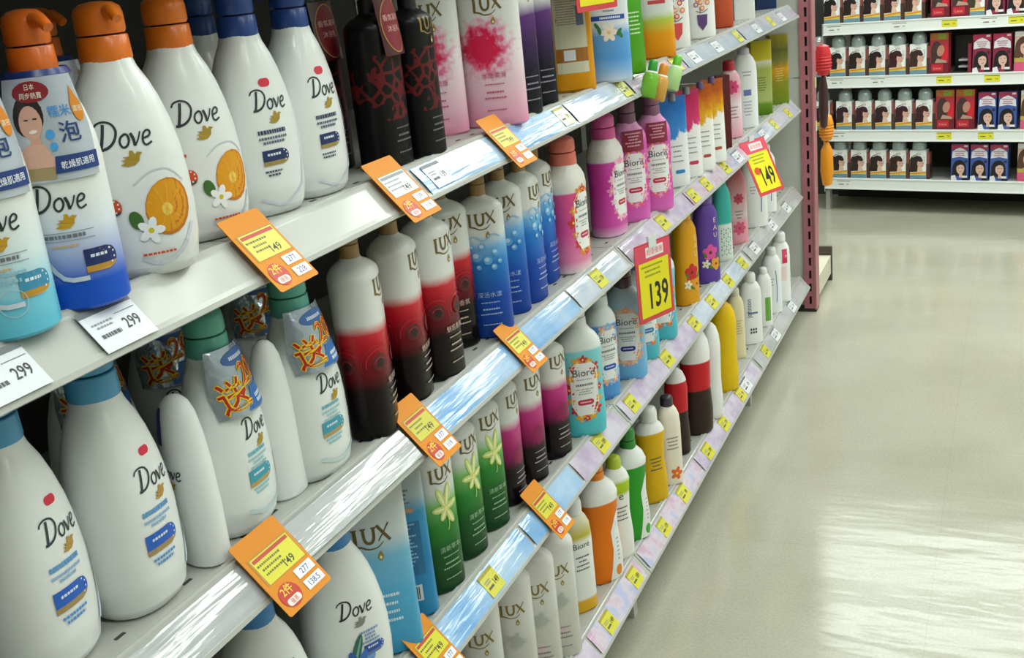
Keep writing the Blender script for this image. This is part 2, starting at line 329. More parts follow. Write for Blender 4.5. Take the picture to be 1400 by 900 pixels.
# ------------------------------------------------------------ setting
def st(o): o['kind']='structure'; return o
def floor_material():
    m=bpy.data.materials.new('vinyl_floor'); m.use_nodes=True; n=m.node_tree; N=n.nodes.new; L=n.links.new; b=n.nodes['Principled BSDF']
    tc=N('ShaderNodeTexCoord'); n1=N('ShaderNodeTexNoise'); n1.inputs['Scale'].default_value=2.2; n1.inputs['Detail'].default_value=5; L(tc.outputs['Object'],n1.inputs['Vector'])
    n2=N('ShaderNodeTexNoise'); n2.inputs['Scale'].default_value=160; n2.inputs['Detail'].default_value=2; L(tc.outputs['Object'],n2.inputs['Vector'])
    cr=N('ShaderNodeValToRGB'); L(n1.outputs['Fac'],cr.inputs[0]); cr.color_ramp.elements[0].position=.3; cr.color_ramp.elements[0].color=lin('#a9a895'); cr.color_ramp.elements[1].position=.72; cr.color_ramp.elements[1].color=lin('#b7b6a5')
    mx=N('ShaderNodeMix'); mx.data_type='RGBA'; mx.blend_type='OVERLAY'; mx.inputs[0].default_value=.18; L(cr.outputs[0],mx.inputs[6]); L(n2.outputs['Fac'],mx.inputs[7])
    br=N('ShaderNodeTexBrick'); br.offset=0; br.inputs['Scale'].default_value=1; br.inputs['Brick Width'].default_value=.6; br.inputs['Row Height'].default_value=.6; br.inputs['Mortar Size'].default_value=.0011; br.inputs['Mortar Smooth'].default_value=.6
    L(tc.outputs['Object'],br.inputs['Vector'])
    m2=N('ShaderNodeMix'); m2.data_type='RGBA'; ml=N('ShaderNodeMath'); ml.operation='MULTIPLY'; ml.inputs[1].default_value=.16; L(br.outputs['Fac'],ml.inputs[0]); L(ml.outputs[0],m2.inputs[0]); L(mx.outputs[2],m2.inputs[6]); m2.inputs[7].default_value=lin('#6e6d5c'); L(m2.outputs[2],b.inputs['Base Color'])
    mr=N('ShaderNodeMapRange'); L(n1.outputs['Fac'],mr.inputs[0]); mr.inputs[3].default_value=.07; mr.inputs[4].default_value=.2; L(mr.outputs[0],b.inputs['Roughness'])
    n3=N('ShaderNodeTexNoise'); n3.inputs['Scale'].default_value=3.5; n3.inputs['Detail'].default_value=3; mp=N('ShaderNodeMapping'); mp.inputs['Scale'].default_value=(1,3,1); L(tc.outputs['Object'],mp.inputs[0]); L(mp.outputs[0],n3.inputs['Vector'])
    bp=N('ShaderNodeBump'); bp.inputs['Strength'].default_value=.09; bp.inputs['Distance'].default_value=.02; L(n3.outputs['Fac'],bp.inputs['Height']); L(bp.outputs['Normal'],b.inputs['Normal'])
    b.inputs['Specular IOR Level'].default_value=.5
    return m
X0,X1,Y0,Y1=-4,4.2,-3.2,11
st(MB().box(X0,X1,Y0,Y1,-.1,0).build('floor',floor_material()))
wallm=mat('#d8d9d2',.8,name='painted_wall')
st(MB().box(X0,X1,Y0,Y1,CEIL+.03,CEIL+.13).build('ceiling',mat('#e6e8e4',.9,name='ceiling_tile')))
st(MB().box(X0,X1,Y1,Y1+.1,0,CEIL+.03).build('wall_back',wallm)); st(MB().box(X0,X1,Y0-.1,Y0,0,CEIL+.03).build('wall_front',wallm))
st(MB().box(X0-.1,X0,Y0,Y1,0,CEIL+.03).build('wall_left',wallm)); st(MB().box(X1,X1+.1,Y0,Y1,0,CEIL+.03).build('wall_right',wallm))
# ceiling lamps: housing, two tubes and the light they give
ordn=['first','second','third','fourth','fifth','sixth','seventh','eighth','ninth','tenth','eleventh','twelfth','thirteenth']
for i,(x,y) in enumerate(LAMPS):
    t=tag(empty('ceiling_lamp',(x,y,CEIL)),'long white fluorescent ceiling lamp, %s in the run of aisle and added rack lamps'%ordn[i],'lamp','fluorescent lamps on the ceiling')
    MB().box(-LW/2-.03,LW/2+.03,-LD/2-.03,LD/2+.03,0,.03).build('housing',mat('#e8eae8',.5),t)
    for s in (-.09,.09): MB().tube([(-LW/2,s,-.02),(LW/2,s,-.02)],.013,10).build('tube',mat('#f4fff8',.4,emit=6,name='lit_tube'),t)
    ld=bpy.data.lights.new('lamp_light','AREA'); ld.shape='RECTANGLE'; ld.size=LW; ld.size_y=LD; ld.energy=LAMP_POWER; ld.color=(.95,1,.96)
    lo=bpy.data.objects.new('lamp_light',ld); lo.location=(0,0,-.045); link(lo,t)
# ------------------------------------------------------------ long shelving run
WHITE=mat('#b2b4ad',.38,coat=.15,name='white_enamel'); RAILW=mat('#b4b6b0',.35,coat=.3,name='white_rail'); GREY=mat('#302f2c',.6,name='shade_dark_board')  # board grey darkened to stand in for deep shade behind the bottles
YE=4.10; XB=-.46
LV=dict(U=(0,1.45),A=(0,1.122),B=(0,.800),C=(0,.488),D=(.02,.149))
NAMES=dict(U='top',A='upper',B='second',C='third',D='bottom')
BR=dict(U=[-.35,.93,2.1,3.25,YE],A=[-.35,.93,2.19,3.24,YE],B=[-.35,.905,2.1,3.25,YE],C=[-.35,.905,2.02,3.22,YE],D=[-.35,.905,2.02,3.22,YE])
RE,RH=.034,.037     # rail: outward reach and drop
def railpt(l,y,t,off=.0):
    xu,zu=LV[l]; n=math.hypot(RE,RH); return (xu+RE*t+RH/n*off, y, zu-RH*t+RE/n*off)
def railcard(name,l,y0,y1,t0,t1,off,m,parent,rad=0):
    return card(name,railpt(l,y0,t1,off),railpt(l,y1,t1,off),railpt(l,y1,t0,off),railpt(l,y0,t0,off),m,parent,.0006,rad)
def strip_mat(c1,c2,sc=14,c3=None):
    m=bpy.data.materials.new('printed_strip'); m.use_nodes=True; n=m.node_tree; N=n.nodes.new; L=n.links.new; b=n.nodes['Principled BSDF']
    tc=N('ShaderNodeTexCoord'); no=N('ShaderNodeTexNoise'); no.inputs['Scale'].default_value=sc; no.inputs['Detail'].default_value=4; L(tc.outputs['Object'],no.inputs['Vector'])
    cr=N('ShaderNodeValToRGB'); L(no.outputs['Fac'],cr.inputs[0]); e=cr.color_ramp.elements; e[0].position=.38; e[0].color=lin(c1); e[1].position=.62; e[1].color=lin(c2)
    if c3: q=e.new(.5); q.color=lin(c3)
    L(cr.outputs[0],b.inputs['Base Color']); b.inputs['Roughness'].default_value=.12; b.inputs['Coat Weight'].default_value=1; b.inputs['Coat Roughness'].default_value=.04
    n2=N('ShaderNodeTexNoise'); n2.inputs['Scale'].default_value=22; mp=N('ShaderNodeMapping'); mp.inputs['Scale'].default_value=(5,.3,5); L(tc.outputs['Object'],mp.inputs[0]); L(mp.outputs[0],n2.inputs['Vector'])
    bp=N('ShaderNodeBump'); bp.inputs['Strength'].default_value=.35; bp.inputs['Distance'].default_value=.004; L(n2.outputs['Fac'],bp.inputs['Height']); L(bp.outputs['Normal'],b.inputs['Normal']); L(bp.outputs['Normal'],b.inputs['Coat Normal'])
    return m
SKY=strip_mat('#6fa9e0','#b9d4ee',7); LILAC=strip_mat('#bfaeca','#d6d2de',16,'#cfc4d8'); CLEAR=strip_mat('#aeb2b4','#c2c5c6',10); PALE=strip_mat('#bcc9da','#d8dfe8',12); PINK=strip_mat('#d0aec6','#b8bede',22,'#d8ccd8')
STRIPS=dict(A=[(1.30,1.86,SKY),(1.87,2.16,PALE),(2.21,2.62,LILAC),(2.63,3.22,PALE),(3.26,4.08,PALE)],
 B=[(-.3,.88,CLEAR),(.91,1.178,CLEAR),(1.205,1.57,SKY),(1.58,1.80,SKY),(1.81,2.08,PALE),(2.11,2.60,LILAC),(2.61,3.22,PINK),(3.26,4.08,PALE)],
 C=[(-.3,.88,CLEAR),(.92,1.50,SKY),(1.51,1.74,SKY),(1.75,2.0,LILAC),(2.03,2.62,LILAC),(2.63,3.2,PALE),(3.23,4.08,CLEAR)],
 D=[(.92,1.7,LILAC),(1.71,2.0,PINK),(2.03,2.5,PINK),(2.51,3.2,LILAC),(3.23,4.08,CLEAR)])
RP=[(-.012,0),(-.0105,.0035),(-.006,.0035),(-.005,.0015),(-.003,.0042),(0,.003),(.0015,-.0005),(.0025,-.0022),(RE-.005,-RH+.0048),(RE-.004,-RH+.0055),(RE,-RH+.0018),(RE+.002,-RH-.003),(RE-.002,-RH-.0055),(RE-.004,-RH-.003),(-.003,-.006),(-.012,-.028),(-.016,-.028)]
SEC=['nearest section','second section','third section','far end section']
for l in 'UABCD':
    xu,zu=LV[l]
    for k in range(4):
        y0,y1=BR[l][k]+.0015,BR[l][k+1]-.0015
        t=tag(empty('shelf',(xu,(y0+y1)/2,zu)),'white metal shelf with sloped price rail, %s level, %s'%(NAMES[l],SEC[k]),'shelf','white metal shelves of the long aisle run'); c=(y0+y1)/2
        MB().box(XB-xu,-.011,y0-c,y1-c,-.003,0).box(XB-xu,-.011,y0-c,y1-c,-.026,-.0235 if 0 else -.024).build('deck',WHITE,t)
        r=MB().extr_y(RP,y0-c,y1-c).build('price_rail',RAILW,t)
        # slotted holes along the front of the deck
        h=MB(); y=y0+.03
        while y<y1-.02:
            for xx in (-.03,-.085): h.box(xx-.0022,xx+.0022,y-c,y-c+.013,-.001,.0003)
            y+=.05
        ho=h.build('slot_row',mat('#3a3a38',.8),t); ho['kind']='stuff'
        for s in (y0,y1-.002): MB().extr_y([(XB-xu,-.004),(-.02,-.004),(-.02,-.03),(XB-xu,-.075)],s-c,s-c+.002).build('bracket',WHITE,t)
        for (a,b,m) in STRIPS.get(l,[]):
            if a>=BR[l][k]-.02 and b<=BR[l][k+1]+.02:
                n=math.hypot(RE,RH); off=.0018 if not (l=='B' and abs(a-.91)<.001) else .0055
                P=[(RE*q+RH/n*(off+.0016*math.sin(math.pi*q)),-RH*q+RE/n*(off+.0016*math.sin(math.pi*q))) for q in (.05,.2,.4,.6,.8,.95)]
                autosmooth(MB().extr_y(P+[(x-.0004,z-.0004) for x,z in P[::-1]],a-c,b-c).build('printed_strip',m,r),30)
fr=tag(empty('shelving_frame',(XB,0,0)),'grey back boards and uprights of the long shelving run','shelving')
for k in range(4):
    y0,y1=BR['D'][k],BR['D'][k+1]
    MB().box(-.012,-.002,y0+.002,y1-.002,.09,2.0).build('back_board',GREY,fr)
    MB().box(-.03,.0,y0-.02,y0+.02,0,2.05).build('upright',WHITE,fr)
    MB().box(-.0,.40,y0+.002,y1-.002,.0,.065).build('kick_plate',mat('#b9b9ae',.6),fr)
    MB().box(.36,.475,y0-.012,y0+.012,.0,.065).build('foot',WHITE,fr)
# ------------------------------------------------------------ end bay seen from behind (white boards, rose coloured slotted post)
er=tag(empty('end_bay',(0,4.16,0)),'end bay with white back boards and rose slotted corner post','shelving')
for z0,z1 in ((.025,.437),(.441,.866),(.870,1.295),(1.299,1.73)): MB().box(-1.0,.024,0,.016,z0,z1).build('back_board',mat('#d6d8d0',.5,name='cream_board'),er)
ROSE=mat('#b4707a',.42,coat=.1,name='rose_enamel')
def post(xc):
    w=.046; b=MB(); b.box(xc-w/2,xc-.0045,-.012,0,.01,1.8); b.box(xc+.0045,xc+w/2,-.012,0,.01,1.8)
    z=.01
    while z<1.78: b.box(xc-.0045,xc+.0045,-.012,-.001,z,z+.018); z+=.05
    b.box(xc+w/2-.006,xc+w/2,-.018,-.012,.01,1.8)
    b.box(xc-w/2,xc-w/2+.004,0,.05,.01,1.8); b.box(xc+w/2-.004,xc+w/2,0,.05,.01,1.8); b.box(xc-w/2,xc+w/2,.05,.054,.01,1.8)
    b.build('slotted_post',ROSE,er); MB().box(xc-.0045,xc+.0045,-.0006,.0006,.012,1.78).build('slot_shade_backing',mat('#15110f',.9),er)  # solid dark backing, coloured as the shade inside the slots
post(.047); post(-.95)
MB().box(-.95,.02,.03,.55,.0,.02).box(-.9,.062,.06,.40,.03,.105).build('base',mat('#d8d4c0',.5),er); MB().box(-.9,.066,.40,.42,.0,.14).build('base_edge',mat('#4a4038',.5),er)
MB().box(-1.0,.068,-.014,.056,0,.012).build('foot_rail',mat('#2e2a28',.7),er)
for z in (.845,.69): MB().box(.071,.0725,.015,.045,z-.018,z+.018).build('post_sticker',mat('#d8cf94',.5),er)
# hair brushes hung on the side of the end bay
def brush(loc,c1,c2,label,s=1,hr=.012):
    t=tag(empty('hair_brush',loc),label,'brush'); 
    autosmooth(MB().lathe([(.002,-.075*s),(.014*s,-.07*s),(.019*s,-.045*s),(.02*s,-.02*s),(.015*s,.0),(.006*s,.006)],16).build('brush_head',mat(c1,.35,coat=.3),t),50)
    for i in range(5): MB().lathe([(.0205*s-.001*abs(i-2),-.06*s+.011*i),(.0225*s-.001*abs(i-2),-.057*s+.011*i),(.0205*s-.001*abs(i-2),-.054*s+.011*i)],16).build('bristle_ring',mat(c1,.5),t)
    autosmooth(MB().lathe([(.006*s,-.075*s),(hr*.9*s,-.1*s),(hr*s,-.16*s),(hr*.7*s,-.2*s),(.003*s,-.205*s)],14).build('handle',mat(c2,.4,coat=.2),t),50)
    MB().tube([(0,0,.004),(0,0,.014),(-.02,0,.018)],.0018,6).build('hanging_loop',mat('#c8c8c8',.3,1),t)
brush((.082,4.30,.96),'#d0242c','#3a1a1c','red round hair brush hanging beside the rose post',1.45)
brush((.082,4.36,.70),'#e8940c','#e8940c','orange hair brush hanging beside the rose post',1.3,.019)
for z in (.958,.695):
    MB().tube([(.066,4.3,z+.014),(.084,4.3,z+.022)],.0025,8).build('peg',mat('#c8c8c8',.3,1),None)
for o in [o for o in bpy.data.objects if o.name.startswith('peg')]: o.parent=er; o.location=(0,-4.16,0)
# ------------------------------------------------------------ hair colour rack across the end of the aisle
RA=math.radians(-11); RO=Vector((-.135,5.80,0))
def rk(u,d,z): # u along the rack, d = depth behind the front edge
    return (RO.x+u*math.cos(RA)-d*math.sin(RA), RO.y+u*math.sin(RA)+d*math.cos(RA), z)
RACKW=mat('#eef2f0',.4,name='lit_white_rail'); RL=2.2; RZ=[.165,.405,.665,.918,1.17]  # rail white raised to stand in for light on the far rack
rf=tag(empty('display_rack',RO,RA),'dark back board and uprights of the hair colour rack','shelving')
MB().box(-.3,RL,.36,.38,.0,1.7).build('back_board',mat('#3c3e3a',.7),rf)
for u in (-.005,1.2): MB().box(u-.01,u+.012,.03,.06,0,.1).build('leg',WHITE,rf); MB().box(u-.02,u+.02,.34,.36,0,1.7).build('upright',WHITE,rf)
MB().box(-.05,RL,.32,.34,0,.11).build('kick_plate',mat('#26241f',.8),rf)
RNAM=['lowest','second lowest','middle','fourth','top']
for i,z in enumerate(RZ):
    t=tag(empty('rack_shelf',(RO.x,RO.y,z),RA),'%s shelf of the hair colour rack with white price rail'%RNAM[i],'shelf','shelves of the hair colour rack')
    MB().box(0,RL,.004,.335,-.02,0).build('deck',WHITE,t); MB().box(-.004,RL,-.006,.004,-.05,.003).build('price_rail',RACKW,t)
    MB().box(-.006,RL,-.009,-.006,-.052,-.047).box(-.006,RL,-.009,-.006,-.002,.003).build('rail_lips',RACKW,t)
    MB().box(-.012,-.008,.0,.335,-.07,.0).build('bracket',WHITE,t)
# price labels on the rack rails
def rack_label(i,u,c,label):
    t=empty('price_label',rk(u,-.0068,RZ[i]-.024),RA); tag(t,label,'price label','price labels on the hair colour rack')
    o,f,w,h=card('paper',(-.034,0,-.016),(.034,0,-.016),(.034,0,.016),(-.034,0,.016),mat(c,.4),t,.0004)
    p=Print(f,.0002); p.rect(-.033,.033,.011,.0135,'#55584e',2,1); p.fine(-.012,-.006,.024,1,'#3a3c38',.005); p.text('79' if c!='#eef0ee' else '99',.02,-.007,.008,'#2c2e2c'); p.build('label_print',o)
for i,L_ in enumerate([[(.09,'w')],[(.065,'w'),(.57,'y'),(.755,'y'),(.96,'y')],[(.06,'w'),(.26,'w'),(.565,'y'),(.775,'y')],[(.05,'w'),(.36,'w'),(.585,'y'),(.755,'w'),(.87,'y')]]):
    for j,(u,c) in enumerate(L_): rack_label(i,u,'#eef0ee' if c=='w' else '#e6e23a','%s price label on the %s rack rail, %s from the left'%('white' if c=='w' else 'yellow',RNAM[i],ordn[j]))
# hair colour boxes
def dyebox(hair,top=True):
    r=empty('hair_colour_box'); w,d,h=.076,.05,.14
    MB().box(-w/2,w/2,0,d,0,h).build('carton',mat('#f6f8f8',.35,coat=.3),r)
    MB().box(w/2,w/2+.016,.004,d,.0,.075).build('side_flap',mat('#4a2f2a',.4,coat=.3),r); MB().box(w/2,w/2+.0135,.012,d,.0,h-.012).build('side_panel',mat('#96524a',.4,coat=.3),r)
    if top: autosmooth(MB().lathe([(.033,h),(.034,h+.022),(.032,h+.036),(.025,h+.047),(.014,h+.053),(.003,h+.055)],18,(0,.027)).build('clear_bottle_top',mat('#9fb0ae',.12,.2,coat=1,bump=.5,bscale=90),r),50)
    o,n_,_,_=quadmap((-w/2,0,0),(w/2,0,0),(w/2,0,h),(-w/2,0,h)); p=Print(lambda u,v,off:o(u,v*.85-h/2,off),.0003)
    p.rect(-w/2,w/2,0,.024,'#6f94a4',4,1); p.poly([(-w/2,.022),(w/2,.027),(w/2,.046),(-w/2,.037)],'#e0c23a'); p.stroke([(-w/2,.03),(0,.034),(w/2,.041)],.006,'#d8803a')
    p.ell(-.008,.105,.03,.035,hair); p.poly([(-.037,.105),(-.038,.04),(.004,.043),(.006,.1)],hair); p.ell(.012,.088,.0155,.022,'#dcb09e',.1); p.poly([(.0,.074),(.016,.07),(.024,.043),(-.004,.04)],'#e2c4ae')
    p.poly([(-.008,.112),(.006,.124),(.024,.11),(.02,.1),(.008,.1)],hair); p.stroke([(-.026,.126),(-.006,.136),(.012,.132)],.004,'#e8e4e2'); p.rect(.01,.014,.089,.091,'#3a2a28',1,1); p.rect(.019,.023,.089,.091,'#3a2a28',1,1); p.rect(.014,.021,.076,.0785,'#b4525a',1,1)
    p.text('VO',.002,.139,.011,'#3a3c40'); p.fine(.029,.13,.01,8,'#8a9496',.002,.006); p.build('box_print',r); return r
def redbox(big=False):
    r=empty('hair_colour_box'); w,d,h=.082,.05,.185
    MB().box(-w/2,w/2,0,d,0,h).build('carton',mat('#b02a3c',.35,coat=.4),r)
    o,_,_,_=quadmap((-w/2,0,0),(w/2,0,0),(w/2,0,h),(-w/2,0,h)); p=Print(lambda u,v,off:o(u,v-h/2,off),.0003)
    p.rect(-w/2,w/2,h-.03,h,'#a8642a',3,1); p.rect(-.006,.03,h-.028,h-.002,'#8a9430',2,1); p.ell(.024,.09,.014,.04,'#d82030'); p.ell(-.012,.1,.026,.05,'#46302c'); p.poly([(-.036,.1),(-.036,.05),(.0,.05),(.0,.1)],'#3f302c'); p.ell(.006,.105,.016,.026,'#c08a78',-.2); p.poly([(-.01,.07),(.03,.06),(.034,.05),(-.02,.05)],'#b89a86')
    p.rect(-w/2,w/2,0,.05,'#701c2c',3,1); p.rect(-.034,.018,.012,.044,'#c42230',3,1); p.text('Liese',-.008,.02,.012,'#e0a0a0'); p.build('box_print',r); return r
def bubblebox(base,top,hairc='#17151c'):
    r=empty('hair_colour_box'); w,d,h=.078,.05,.17
    MB().box(-w/2,w/2,0,d,0,h).build('carton',mat(base,.35,coat=.4),r)
    o,_,_,_=quadmap((-w/2,0,0),(w/2,0,0),(w/2,0,h),(-w/2,0,h)); p=Print(lambda u,v,off:o(u,v-h/2,off),.0003)
    p.rect(-w/2,w/2,h-.024,h,top,3,1); p.rect(.018,.034,h-.012,h-.003,'#e6d8de',1,1); p.poly([(-.036,.105),(-.034,.135),(-.018,.148),(0,.155),(.018,.148),(.034,.135),(.036,.105),(.0,.112)],'#e4e4ec'); p.fine(0,.134,.05,3,'#b05a78',.005,.009)
    portrait(p,-.002,.06,.05,hairc,'#e0b8a8'); p.ell(.028,.09,.007,.007,'#2c3038'); p.poly([(-w/2,0),(-w/2,.02),(-.02,.025),(-.012,.0)],'#e8e8ec'); p.rect(.012,.034,.012,.022,'#e8e8ea',1,1); p.rect(.012,.038,.0,.01,'#17181c',1,1); p.build('box_print',r); return r
def pinkbox():
    r=empty('hair_colour_box'); w,d,h=.078,.05,.175
    MB().box(-w/2,w/2,0,d,0,h).build('carton',mat('#d8b8a8',.4,coat=.3),r)
    o,_,_,_=quadmap((-w/2,0,0),(w/2,0,0),(w/2,0,h),(-w/2,0,h)); p=Print(lambda u,v,off:o(u,v-h/2,off),.0003)
    p.rect(-w/2,w/2,h-.02,h,'#e8dfe4',3,1); portrait(p,.0,.11,.06,'#5a3a30','#e0b49c'); p.rect(-w/2,w/2,.04,.06,'#b8ac48',3,1); p.rect(-w/2,w/2,0,.042,'#d85a86',3,1); p.build('box_print',r); return r
def copy_tree(o,parent=None):
    c=o.copy(); S.collection.objects.link(c); c.parent=parent
    for ch in o.children: copy_tree(ch,c)
    return c
PROTO={}
def place(key,builder,loc,rz,label,cat,group=None,scale=None):
    if key not in PROTO: PROTO[key]=builder(); t=PROTO[key]
    else: t=copy_tree(PROTO[key])
    t.location=loc; t.rotation_euler[2]=rz; tag(t,label,cat)
    if group: t['group']=group
    elif 'group' in t: del t['group']
    if scale: t.scale=scale
    return t
HAIR=['#1c1618','#241a14','#221318','#38141a','#3a201c']; HAIR3=['#331622','#3a1226','#30161e','#3c1224','#401a22']; HAIR4=['#2a1a18','#30201c','#2c1a18','#34201a','#2e1c1a']
hue={0:'dark brown',1:'near black',2:'plum haired',3:'black haired'}
GB='hair colour boxes on the end rack'
for i,(z,hs,u0,nm) in enumerate(((RZ[3],HAIR,.03,'fourth'),(RZ[2],HAIR,.055,'middle'),(RZ[1],HAIR3,.085,'second lowest'),(RZ[0],HAIR4,.06,'lowest'))):
    for k in range(5):
        place(('dye',i,k),lambda:dyebox(hs[k]),rk(u0+.096*k,.02,z),RA,'white portrait hair colour box, %s from the left on %s rack shelf'%(ordn[k],nm),'box',GB)
place(('dye',1,0),None,rk(-.045,.03,RZ[2]),RA,'white portrait hair colour box half hidden behind the red brush','box',GB)
place(('dye',2,0),None,rk(-.03,.03,RZ[1]),RA,'white portrait hair colour box half hidden behind the orange brush','box',GB)
for row,us,txt in ((3,(.535,.625),('left','right')),(2,(.535,),('only',)),(1,(.565,.655),('left','right'))):
    for u,n_ in zip(us,txt): place('red',redbox,rk(u,.02,RZ[row]),RA,'red portrait hair colour box, %s one on %s rack shelf'%(n_,RNAM[row]),'box',GB)
for row,us in ((3,(.775,.862)),(2,(.722,.809))):
    for u,n_ in zip(us,('left','right')): place('bubpink',lambda:bubblebox('#8c2448','#b83058'),rk(u,.02,RZ[row]),RA,'wine red portrait hair colour box, %s of the pair on %s rack shelf'%(n_,RNAM[row]),'box',GB)
for row,us in ((1,(.752,.840)),(0,(.637,.724,.811))):
    for u,n_ in zip(us,('left','right') if len(us)==2 else ('left','middle','right')): place('bubblue',lambda:bubblebox('#3a5aa8','#a83458'),rk(u,.02,RZ[row]),RA,'blue portrait hair colour box, %s one on %s rack shelf'%(n_,RNAM[row]),'box',GB)
for row in (2,1,0): place('pinkb',pinkbox,rk(.9+.035*(row==1)+.03*(row==0),.02,RZ[row]),RA,'pink and cream hair colour box at right picture edge, %s rack shelf'%RNAM[row],'box',GB)
place('olive',lambda:dyebox('#3a3a20',False),rk(.69,.02,RZ[3]),RA,'olive haired portrait box between red and wine red boxes, fourth rack shelf','box',GB)
t=tag(empty('divider_tray',rk(.64,.03,RZ[2]),RA),'dark empty display tray with wine red side on the middle rack shelf','tray')
MB().box(-.06,.035,.1,.11,0,.16).box(-.06,.03,.0,.11,0,.004).build('tray',mat('#2a2c2c',.5),t); MB().box(.02,.035,0,.1,0,.13).build('side',mat('#93263e',.4),t)
for zz in (.02,.05): MB().box(-.03,.01,.04,.1,zz,zz+.008).build('pusher',mat('#d0d4d4',.4),t)
# ------------------------------------------------------------ product designs
DEPTH={'baby_green':.04,'baby_pink':.045,'baby_white':.045,'bio_aqua':.06,'bio_aqua2':.058,'bio_blue':.055,'bio_flower':.055,'bio_magenta':0.07,'bio_salmon':0.07,'bio_tagged':.058,'bonus':.04,'bonus2':.036,'bottle_pink':.045,'bottle_rose':.045,'bottle_tealdots':.035,'bottle_white':.045,'bottle_white_big':.055,'bottle_white_tall':.05,'box_maroon':.035,'box_white':.04,'eau_orange':.05,'eau_purple':.05,'foam_aqua':0.074,'foam_blue':0.074,'kid_bi':.05,'kid_cream':.045,'kid_creamslim':.04,'kid_green':.055,'kid_lime':.045,'kid_orange':.06,'kid_red':.05,'kid_redbig':.065,'kid_whitefig':.05,'kid_yellow':.055,'kid_yellowfig':.06,'lux_black':.062,'lux_black2':.056,'lux_blue':.06,'lux_clear':.058,'lux_green':.06,'lux_mag':.058,'lux_pink':.05,'lux_purple':.042,'lux_red':.064,'pack_dark':.05,'pack_olive':.05,'pack_olive2':.05,'pouch_amber':.045,'pouch_berry':.04,'pouch_green':.035,'pouch_lux':.05,'pouch_lux_back':.045,'pouch_orange':.045,'pouch_plum':.04,'pouch_rust':.045,'pouch_sky':.045,'purple':.06,'splash_blue':.04,'splash_gold':.04,'splash_pink':.04,'wash_flower':0.085,'wash_flower2':0.085,'wash_fruit':0.078,'wash_fruit2':0.078,'wash_milk':0.094,'wash_navy':0.078,'wash_navy2':0.078,'wash_teal':0.08}
WH='#e9eceb'; DARK='#2b3138'; GOLDT='#6e5c2a'
def make(kind,w,d,h,m,printer=None,name='bottle_body',root='body_wash_bottle'):
    r=empty(root); b=loft(name,kind,w,d,h,m,r)
    if printer:
        p=Print(bottlemap(kind,w,d,h)); p.curved=True; printer(p); p.build('label_print',r)
    return r
def badge(p,u,v,w,h,c1,c2,tcol='#dfe8f4'):
    def half(k0,c):
        rows=[]
        for i in range(9):
            y=-h/2+h*(k0+(1-k0)*i/8); x=w/2-h/2+math.sqrt(max(h*h/4-y*y,0)); rows.append((v+y,u-w/2,u+x))
        p.band(rows,c,4,1)
    half(0,c2); half(.27,c1); p.fine(u-w*.08,v+h*.12,w*.5,1,tcol,.0026)
    for i in range(4):
        a=math.radians(65-42*i); p.ell(u+w/2-h/2+math.cos(a)*h*.36,v+h*.04+math.sin(a)*h*.34,.001,.001,tcol,0,6)
def hangcard(r,z,w,h,x,tilt,draw,m,ring=None,name='hang_tag',R=.05,shape=None):
    """card hung on the neck, bent around the bottle (radius R); shape(v in 0..1) scales its width"""
    c,s=math.cos(tilt),math.sin(tilt); sh=shape or (lambda t:1)
    def f(u,v,off):
        d=h/2-v; t=min(max(d/h,0),1); q=R+.35*(d*s); a=u*sh(t)/R; return (x-R+d*s+(R+off)*math.cos(a),(R+off)*math.sin(a),z-d*c)
    nu,nv=10,8; v=[];F=[]
    for off in (0,-.0006): v+=[f(-w/2+w*i/nu,-h/2+h*j/nv,off) for j in range(nv+1) for i in range(nu+1)]
    K=(nu+1)*(nv+1); I=lambda i,j:j*(nu+1)+i
    for j in range(nv):
        for i in range(nu): F+=[(I(i,j),I(i+1,j),I(i+1,j+1),I(i,j+1)),(K+I(i,j),K+I(i,j+1),K+I(i+1,j+1),K+I(i+1,j))]
    for i in range(nu): F+=[(I(i+1,0),I(i,0),K+I(i,0),K+I(i+1,0)),(I(i,nv),I(i+1,nv),K+I(i+1,nv),K+I(i,nv))]
    for j in range(nv): F+=[(I(0,j),I(0,j+1),K+I(0,j+1),K+I(0,j)),(I(nu,j+1),I(nu,j),K+I(nu,j),K+I(nu,j+1))]
    o=autosmooth(mesh(name,v,F,m,r),40)
    p=Print(f,.0003); draw(p); p.build('tag_print',o)
    if ring: autosmooth(MB().lathe([(.0205,z-.004),(.0255,z-.005),(.0285,z),(.0255,z+.005),(.0205,z+.004)]).build('neck_ring',ring,r),60)
    return o
def sp_fruit(cap2=False):
    def pr(p):
        dove(p,0,.122,.0235)
        p.stroke([(.0,.088),(.016,.098),(.034,.098),(.048,.085)],.0012,'#c9cfd8'); p.stroke([(-.004,.02),(.012,.013),(.034,.022),(.05,.045)],.004,'#d3d8e2')
        p.ell(.028,.064,.0215,.0265,'#c87408',-.25); p.ell(.027,.065,.0195,.0245,'#e39b10',-.25); p.ell(.026,.062,.005,.006,'#f4cf62'); 
        for i in range(9):
            a=2*math.pi*i/9; p.stroke([(.026,.062),(.026+.017*math.cos(a),.064+.021*math.sin(a))],.0007,'#efb030',False)
        p.ell(-.003,.056,.006,.009,'#3d6b2a',.3); flower(p,.008,.045,.012,'#f4f6f8','#d8c21c')
        p.fine(-.03,.091,.02,2,'#d9542e',.003,.007,1); badge(p,-.028,.07,.03,.017,'#dc4f1e','#5b4436'); p.fine(-.031,.052,.014,2,'#d9542e',.0025,.005,1); p.fine(.012,.022,.03,1,'#d9542e')
    r=make('tear',.106,.078,.2,mat(WH,.3,coat=.25,name='white_plastic'),pr); oc=mat('#e8760f',.35,coat=.2,name='orange_plastic')
    if cap2: pump(r,.199,oc,.0228,math.radians(150))
    else: pump(r,.199,oc,.0228,math.radians(25))
    return r
